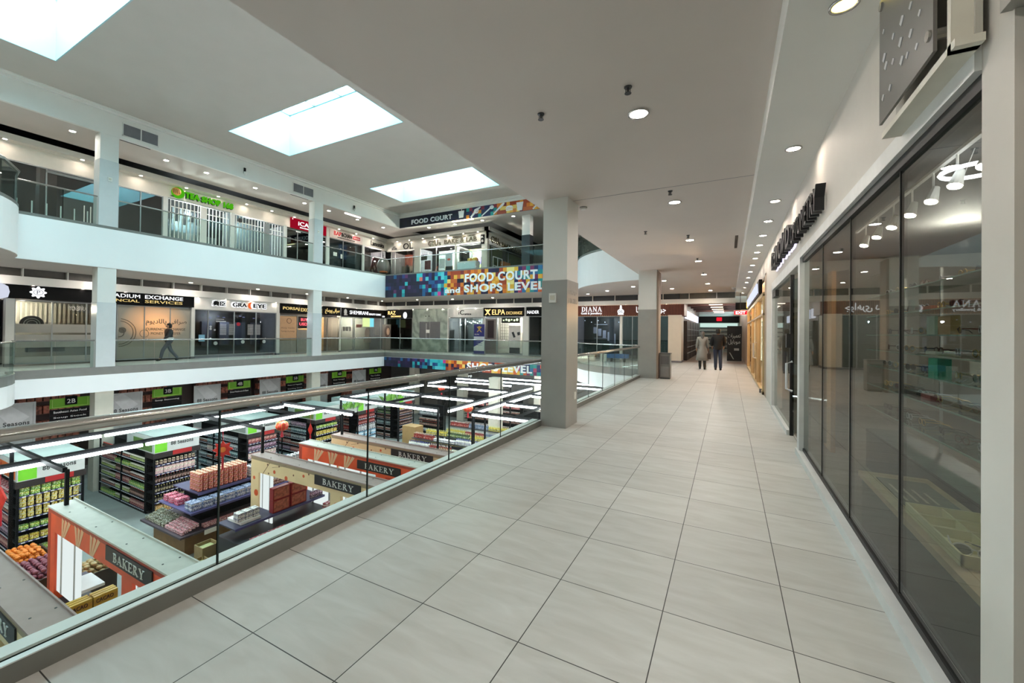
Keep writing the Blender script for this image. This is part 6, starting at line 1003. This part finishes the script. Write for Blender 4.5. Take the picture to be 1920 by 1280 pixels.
for k in range(3):
    y = 2.41+.35*k; mb = MB(); mb.text(FX(-9.918), 'CACAO', y+.04, y+.28, -3.4, -3.33, .0, .006, bold=1); mb.build('box_lettering', C('2a1a10'), label='brown lettering on the %s golden cocoa box from the near end' % ORD[k], cat='lettering')
mb = MB(); mb.box(-11.1, -10.45, 3.08, 3.44, -3.385, -3.33); mb.build('white_counter', C('e4e6e6'), label='white counter top beside the large white panel of the orange gate', cat='counter')
mb = MB(); mb.box(-11.3, -10.7, 6.1, 6.6, -3.385, -3.32); mb.build('white_foam_tray', SWO, label='white foam tray on the shelf end left of the cream dotted gate', cat='tray')
fill(FX(-10.7), 'white_box', 6.05, 6.6, -3.31, -.1, 'piled at the shelf end left of the cream dotted gate', 2, 2)
for q, (x, y) in enumerate(((-11.95, 5.95), (-11.6, 5.6))):
    t = thing('cardboard_crate', (x, y, Z1), '%s cardboard crate on the market floor by the promotion table' % ('taller' if q == 0 else 'lower'), 'crate'); h = .42 if q == 0 else .22
    part(t, 'walls', pm('cardboard', '9a835c', .8, var=.1), lambda m: (m.box(x-.2, x+.2, y-.2, y-.18, Z1, Z1+h), m.box(x-.2, x+.2, y+.18, y+.2, Z1, Z1+h), m.box(x-.2, x-.18, y-.18, y+.18, Z1, Z1+h), m.box(x+.18, x+.2, y-.18, y+.18, Z1, Z1+h), m.box(x-.2, x+.2, y-.2, y+.2, Z1, Z1+.02))); part(t, 'contents', C('c8c890'), lambda m: m.box(x-.17, x+.17, y-.17, y+.17, Z1+.02, Z1+h-.08))
# ---- produce bins between the first two gates
def ball(r, c, name, sq=1.0):
    m = MB(); m.lathe([(.001, 0), (r*.6, r*.2*sq), (r, r*sq), (r*.8, r*1.6*sq), (r*.25, r*1.95*sq), (.001, r*1.9*sq)], 10, caps=False); return proto(m, name, [pm(name+'_skin', c, .5, var=.15, scale=15)], True)
P_O, P_N, P_P = ball(.047, 'e0822a', 'orange'), ball(.05, '8a4a5a', 'red_onion', .95), ball(.055, 'b8a070', 'potato', .85)
for nm, x0, x1, y0, y1, pr, n1, one in (('orange', -14.66, -13.75, 2.9, 3.6, P_O, 9, 'orange'), ('red_onion', -13.7, -12.6, 2.7, 3.6, P_N, 10, 'red onion'), ('potato', -12.55, -11.95, 3.4, 4.1, P_P, 6, 'potato')):
    t = thing('produce_crate', ((x0+x1)/2, (y0+y1)/2, Z1), 'dark produce crate heaped with %ss' % one, 'crate'); part(t, 'crate', C('3c3428'), lambda m: (m.box(x0-.03, x1+.03, y0-.03, y1+.03, Z1, -3.85), m.box(x0-.03, x1+.03, y0-.03, y0, -3.85, -3.74), m.box(x0-.03, x1+.03, y1, y1+.03, -3.85, -3.74), m.box(x1, x1+.03, y0, y1, -3.85, -3.74)))
    for lay in range(3):
        n = n1-lay; m_ = max(3, int(n*(y1-y0)/(x1-x0)))
        for i in range(n):
            for j in range(m_): inst(pr, nm, (x0+.07+.05*lay+(x1-x0-.14-.1*lay)*i/(n-1)+random.uniform(-.015, .015), y0+.07+.05*lay+(y1-y0-.14-.1*lay)*j/max(1, m_-1)+random.uniform(-.015, .015), -3.85+lay*.085+random.uniform(-.012, .012)), random.uniform(0, 6), '%s in the heap in the produce crate by the orange gate' % one, 'fruit' if nm == 'orange' else 'vegetable', '%ss in the produce crate' % one, s=random.uniform(.85, 1.1))
# ---- bottle tables under the far light frames
for ti, (y, x0, x1, rows) in enumerate(((14.7, -12.9, -9.35, ('milk_bottle', 'red_bottle', 'white_box')), (15.6, -12.9, -9.1, ('yellow_bottle', 'yellow_bottle', 'green_bottle')), (17.6, -12.9, -9.4, ('yellow_bottle', 'red_bottle', 'blue_bottle')), (13.1, -11.8, -7.6, ('green_jar', 'dark_jar', 'green_bottle')), (16.4, -8.2, -5.0, ('red_box', 'red_box', 'white_box')))):
    lb = ('white bottle', 'yellow bottle', 'mixed bottle', 'jar', 'red box')[ti]; t = thing('bottle_table', ((x0+x1)/2, y+.3, Z1), 'long stepped %s table under the far light frames' % lb, 'table')
    part(t, 'base', C('2c2c2e'), lambda m: m.box(x0, x1, y+.05, y+.75, Z1, -3.75)); part(t, 'front_tray', C('38383a'), lambda m: m.box(x0, x1, y, y+.4, -3.75, -3.72)); part(t, 'upper_step', C('38383a'), lambda m: m.box(x0, x1, y+.3, y+.8, -3.45, -3.42)); part(t, 'tray_edge', C('50505a'), lambda m: m.box(x0, x1, y-.012, y, -3.77, -3.68)); FT = FY(y)
    w3 = (x1-x0)/3
    for q in range(3):
        fill(FT, rows[q], x0+q*w3+.03, x0+(q+1)*w3-.03, -3.715, -.08, 'on the lower step of the %s table' % lb, 2, 1, dn=.12); fill(FT, rows[(q+1) % 3], x0+q*w3+.03, x0+(q+1)*w3-.03, -3.415, -.42, 'on the upper step of the %s table' % lb, 2, 1, dn=.12)
mb = MB(); mb.box(-14.0, -13.2, 15.6, 16.2, Z1, -3.1); mb.build('cardboard_box', C('a58458'), label='large brown carton standing left of the yellow bottle table', cat='box')
t = thing('herb_crates', (-14.6, 13.6, Z1), 'woven stand of red striped packs beside the dark shelf end', 'stand'); part(t, 'stand', C('7a6a3c'), lambda m: m.box(-15, -14.2, 13.3, 13.9, Z1, -3.6)); part(t, 'striped_packs', C('c8604a'), lambda m: [m.box(-14.95+k*.1, -14.9+k*.1, 13.3, 13.9, -3.6, -3.45) for k in range(7)])
# cross shelves seen beyond (facing the camera)
for si, (x0, x1, y, ks) in enumerate(((-15.4, -13.9, 18.4, ('dark_jar', 'grey_pouch', 'dark_bottle', 'dark_jar', 'grey_pouch')), (-9.5, -6, 19.5, ('red_box', 'grey_pouch', 'white_box', 'red_pouch', 'dark_jar')), (-15, -11, 22.5, ('dark_jar', 'dark_bottle', 'grey_pouch', 'dark_jar', 'red_pouch')))):
    lb = ('narrow dark', 'right red and white', 'far dark')[si]; t = thing('cross_shelf', ((x0+x1)/2, y+.2, Z1), lb+' shelf facing the walkway in the back of the supermarket', 'shelves'); FT = FY(y)
    part(t, 'back_panel', BLK, lambda m: m.box(x0, x1, y+.4, y+.45, Z1, -2.6))
    for li in range(5): z = LV[li]+.02; part(t, 'shelf', BLK, lambda m: m.box(x0, x1, y, y+.4, z-.02, z)); fill(FT, ks[li], x0+.05, x1-.05, z+.002, -.1, 'on %s level of the %s shelf' % (AN[li], lb))
for cat, (mbx, ms) in OVER.items(): mbx.build('small_'+cat+'_goods', ms, label='remaining small %s goods on the farther supermarket shelves' % cat, cat='groceries', kind='stuff')
# ---- steel light frames over the aisles
ZL = -1.35
def frame(label, beams, posts):
    x, y = beams[0][0], beams[0][1]; t = thing('light_frame', (x, y, ZL), label, 'light frame')
    for x0, y0, x1, y1, lit in beams:
        w_ = .035
        if x0 == x1: a = (x0-w_, x0+w_, y0, y1)
        else: a = (x0, x1, y0-w_, y0+w_)
        part(t, 'beam', BLK, lambda m: m.box(a[0], a[1], a[2], a[3], ZL+.012, ZL+.1))
        if lit:
            n = max(1, round((abs(x1-x0)+abs(y1-y0))/2.4))
            for k in range(n):
                if x0 == x1: q = (x0-.028, x0+.028, y0+(y1-y0)*k/n+.04, y0+(y1-y0)*(k+1)/n-.04)
                else: q = (x0+(x1-x0)*k/n+.04, x0+(x1-x0)*(k+1)/n-.04, y0-.028, y0+.028)
                part(t, 'led_tube', TUBE, lambda m: m.box(q[0]+(.05 if x0 == x1 else 0), q[1]+(.05 if x0 == x1 else 0), q[2]-(0 if x0 == x1 else .05), q[3]-(0 if x0 == x1 else .05), ZL-.055, ZL+.01))
    for px_, py, z0 in posts: part(t, 'post', BLK, lambda m: m.box(px_-.03, px_+.03, py-.03, py+.03, z0, ZL+.06))
frame('long black light frame with two lit beams over the near aisle ends', [(-12.8, -3, -12.8, 10.15, 1), (-14.75, -3, -14.75, 9.9, 1), (-17.3, 3.15, -11.5, 3.15, 0), (-17.3, 7.2, -11.6, 7.2, 0), (-15.2, 10.15, -11.3, 10.15, 1), (-16.9, 0, -16.9, 10, 1), (-17.0, 9.0, -12.8, 9.0, 0)], [(-11.5, 3.18, -2), (-11.65, 7.2, -2), (-11.45, 9.8, -2), (-14.78, 3.15, Z1)])
frame('black light frame with lit beams in the middle behind the kiosk gates', [(-14.4, 12.25, -9.3, 12.25, 1), (-14.4, 12.25, -14.4, 17.6, 1), (-14.3, 14.7, -9.3, 14.7, 1), (-11.8, 12.25, -11.8, 17.6, 0), (-14.1, 17.65, -9.2, 17.65, 1)], [(-9.3, 12.25, Z1), (-14.4, 12.25, Z1), (-11.2, 12.25, Z1), (-14.3, 14.7, Z1), (-9.3, 14.7, Z1)])
frame('black light frame with lit beams at the right below the walkway', [(-8.95, 12.3, -8.95, 19.6, 1), (-7.95, 12.5, -7.95, 20, 1), (-7.9, 12.35, -4.5, 12.35, 1), (-7.8, 14.7, -4.5, 14.7, 1), (-7.8, 17.2, -4.5, 17.2, 1), (-6.2, 12.4, -6.2, 20, 0)], [(-7.9, 12.4, Z1), (-5.5, 14.7, Z1), (-8.95, 15, Z1)])
frame('black light frame with lit beams in the far middle aisle', [(-13.9, 19.9, -10.2, 19.9, 1), (-14.6, 18.2, -14.6, 19.9, 1), (-14.7, 21.2, -5.5, 21.2, 1), (-13, 22.8, -5, 22.8, 1)], [(-10.3, 19.9, Z1), (-14.6, 19.9, Z1)])
# ---- hanging red decorations
def lantern(x, y, z, r, label):
    t = thing('paper_lantern', (x, y, z), label, 'lantern'); RD = em('lantern_red', 'd8301c', .35)
    part(t, 'body', pm('lantern_paper', 'd23420', .5), lambda m: m.lathe([(r*.35, -r*.75), (r*.8, -r*.5), (r, 0), (r*.8, r*.5), (r*.35, r*.75)], 14, (x, y, z)), smooth=True); part(t, 'ribs', GOLD, lambda m: [m.tube([(x+math.cos(a)*q*r, y+math.sin(a)*q*r, z+h*r) for q, h in ((.36, -.75), (.81, -.5), (1.01, 0), (.81, .5), (.36, .75))], .006, 4) for a in [2*math.pi*k/10 for k in range(10)]]); part(t, 'tassel', RED, lambda m: m.lathe([(.02, -r*.75), (.05, -r*1.8), (.001, -r*1.9)], 8, (x, y, z))); part(t, 'cord', RED, lambda m: m.tube([(x, y, z+r*.75), (x, y, ZL+.03)], .004, 4))
lantern(-12.8, 8.55, -1.62, .2, 'round red paper lantern hanging over the shelf ends'); lantern(-9.8, 15.0, -1.75, .22, 'red paper lantern hanging among the far light frames'); lantern(-14.2, 19.0, -1.7, .2, 'small red lantern far back below the railing')
def knot(x, y, z, s, label, dia=True):
    t = thing('red_knot_ornament', (x, y, z), label, 'ornament'); FK = Fr((x, y, z), (.6, .8, 0), (.8, -.6, 0))
    part(t, 'body', pm('red_felt', 'b8281c', .7, var=.2), lambda m: (m.fpoly(FK, [(math.cos(a)*s*(1 if k % 2 == 0 else .62), math.sin(a)*s*(1 if k % 2 == 0 else .62)) for k, a in enumerate([2*math.pi*q/16 for q in range(16)])], -.02, .02) if not dia else m.fpoly(FK, [(0, s), (s*.35, 0), (0, -s), (-s*.35, 0)], -.03, .03))); part(t, 'tassel', RED, lambda m: (m.tube([FK.p(0, -s*.9), FK.p(0, -s*2.2)], .03, 6), m.tube([FK.p(0, s), FK.p(0, ZL-z)], .004, 4)))
    if not dia: part(t, 'gold_centre', C('c8702c'), lambda m: m.disc(FK, 0, 0, s*.3, .02, .03, 12))
knot(-12.8, 6.75, -1.95, .26, 'large red star shaped knot ornament hanging before the shelf ends', False); knot(-12.8, 9.6, -1.95, .22, 'red diamond pendant hanging before the yellow packs'); knot(-13.6, 2.75, -2.15, .26, 'red pendant hanging before the yellow cans at the left')
# ---- leafy pictures on header boxes
def leaves(x, y, z, n, L, label):
    t = thing('leafy_header', (x, y, z), label, 'decoration'); r = random.Random(9)
    part(t, 'leaf_cluster', pm('leaf_green_print', '6a9a3a', .5, var=.3, scale=8), lambda m: [m.fpoly(Fr((x+r.uniform(-.1, .1), y+r.uniform(-L, L), z), (0, 1, 0), (1, 0, 0)), [(0, 0), (d*.3-.05, L*.5), (d*.8, L*r.uniform(.5, .9)), (d*.5+.06, L*.3)], -.008, .008) for d in [r.uniform(-.6, .6) for _ in range(n)]])
    part(t, 'box', HDR, lambda m: m.box(x-1.2, x-.15, y-L, y+L, z-.25, z+.25))
leaves(-15.9, 14.12, -2.25, 26, .5, 'palm leaf cluster on a header box left of the large cabbage picture'); leaves(-15.6, 16.6, -2.2, 22, .6, 'green leafy header decoration under the far light beams')
# ---- back aisle: signs and panels under the left gallery
MIXS = pm('mixed_red_brown_stock', '9a5a48', .6, var=.7, scale=9)
FB = Fr((-22, 0, 0), (0, 1, 0), (1, 0, 0)); LIME = pm('lime_board', '74b81e', .45, var=.03)
for i in range(8):
    y = 5.58+3.1*(i-1); n = i+1; words_ = {2: ('Southeast Asian Food', 'Soup Stock'), 3: ('Soup Seasoning', ''), 4: ('Dried Mushroom & Bean', ''), 5: ('Preserved Vegetable', 'Cooking Sauce'), 6: ('Rice Vinegar', 'Roasted Seasoning'), 7: ('Tea Coffee', 'Honey & Cereal')}.get(n, ('Noodles', ''))
    if n in (1, 8): continue
    t = thing('aisle_sign', (-22, y+.55, -1.95), 'green hanging aisle sign %dB with black boards below it' % n, 'sign')
    part(t, 'lime_board', LIME, lambda m: m.fbox(FB, y, y+1.1, -1.52, -1.16, 0, .03)); part(t, 'pale_border', C('b8dc6a'), lambda m: (m.fbox(FB, y+.06, y+1.04, -1.49, -1.475, .03, .034), m.fbox(FB, y+.06, y+.075, -1.49, -1.19, .03, .034), m.fbox(FB, y+1.025, y+1.04, -1.49, -1.19, .03, .034))); part(t, 'number_plate', SB, lambda m: m.fbox(FB, y+.4, y+.73, -1.42, -1.1, .03, .05)); part(t, 'lettering', SWO, lambda m: m.text(FB, '%dB' % n, y+.45, y+.68, -1.36, -1.2, .05, .055, bold=1))
    part(t, 'black_boards', SB, lambda m: (m.fbox(FB, y, y+1.1, -1.76, -1.56, 0, .03), m.fbox(FB, y, y+1.1, -1.97, -1.78, 0, .03)))
    for q, wd in enumerate(words_):
        if wd: part(t, 'small_lettering', SWO, lambda m: m.text(FB, wd, y+.1, y+1.0, -1.7-.21*q, -1.62-.21*q, .03, .034, bold=1))
    t = thing('seasons_panel', (-22, y-.95, -3), 'tall pale grey printed aisle end panel left of sign %dB' % n, 'panel'); a = y-1.5; part(t, 'panel', C('b9bcbc'), lambda m: m.fbox(FB, a, a+1.15, -3.2, -1.18, 0, .05)); part(t, 'diamond_print', C('cdcfcf'), lambda m: m.fpoly(FB, [(a+.1, -1.3), (a+.5, -1.2), (a+1.0, -1.7), (a+.6, -2.0)], .05, .053)); part(t, 'border', C('8f9292'), lambda m: (m.fbox(FB, a+1.08, a+1.09, -3.1, -1.22, .05, .054),)); part(t, 'lettering', C('3a3c3c'), lambda m: m.text(FB, '88 Seasons', a+.12, a+1.0, -1.96, -1.81, .05, .055, bold=3))
    t = thing('aisle_shelf', (-23, y+.5, Z1), 'warm lit stocked shelf seen below sign %dB' % n, 'shelves'); part(t, 'frame', C('3a2420'), lambda m: (m.box(-24.6, -24.5, y-.3, y+1.5, Z1, -1.1),)); part(t, 'shelf', C('5a3a30'), lambda m: [m.box(-24.5, -24.1, y-.3, y+1.5, z, z+.03) for z in (-3.8, -3.2, -2.6, -2.0, -1.5)]); [part(t, 'stock_row', MIXS, lambda m: [m.box(-24.45, -24.15, y-.28+k*.22, y-.1+k*.22, z+.03, z+.33) for k in range(8)]) for z in (-3.8, -3.2, -2.6, -2.0, -1.5)]
# stock seen between signs, far side wall and its fronts
mb = MB(); mb.box(-20, -3, 24.2, 24.3, Z1, -.84); mb.build('wall_market_far', C('4a4644'), **S)
mb = MB(); mb.box(-26, -24.65, -8, 26, Z1, -.84); mb.build('wall_market_left', C('3a2c28'), **S)
mb = MB(); mb.text(Fr((0, 24.19, 0), (1, 0, 0), (0, -1, 0)), 'mart', -16.4, -15.5, -1.75, -1.45, 0, .03, bold=1); mb.build('white_lettering', em('white_letters_dim', 'ffffff', .9), label='white lettering on the dark far wall of the supermarket', cat='lettering')
for i, x in enumerate((-19.6, -18.0, -14.2, -11.2, -8)): mb = MB(); mb.box(x, x+1.2, 24.14, 24.19, -3.9, -1.6); mb.build('far_panel', C(('6a625c', '2a2624', '837a72', '5a564e', '3c3a38')[i]), label='%s tall panel along the far supermarket wall from the left' % ORD[i], cat='panel')
# market ceiling battens under the galleries
for i in range(8):
    mb = MB(); mb.box(-23.2, -21.9, 4.6+i*2.6, 4.68+i*2.6, -.93, -.88); mb.build('ceiling_batten', em('market_batten', 'ffffff', 9) if i == 0 else bpy.data.materials['market_batten'], label='%s lit batten under the left gallery above the aisle signs from the near end' % ORD[i], cat='light', group='battens above the aisle signs')
for i in range(4): mb = MB(); mb.box(-19+i*3.6, -17.6+i*3.6, 22.6, 22.68, -.93, -.88); mb.build('ceiling_batten', bpy.data.materials['market_batten'], label='%s lit batten under the far gallery from the left' % ORD[i], cat='light', group='battens under the far gallery')
for i in range(4): mb = MB(); mb.box(-1.5, -.3, 1+i*5, 1.08+i*5, -.86, -.82); mb.build('ceiling_batten', bpy.data.materials['market_batten'], label='%s lit batten under our walkway from the near end' % ORD[i], cat='light', group='battens under the walkway')
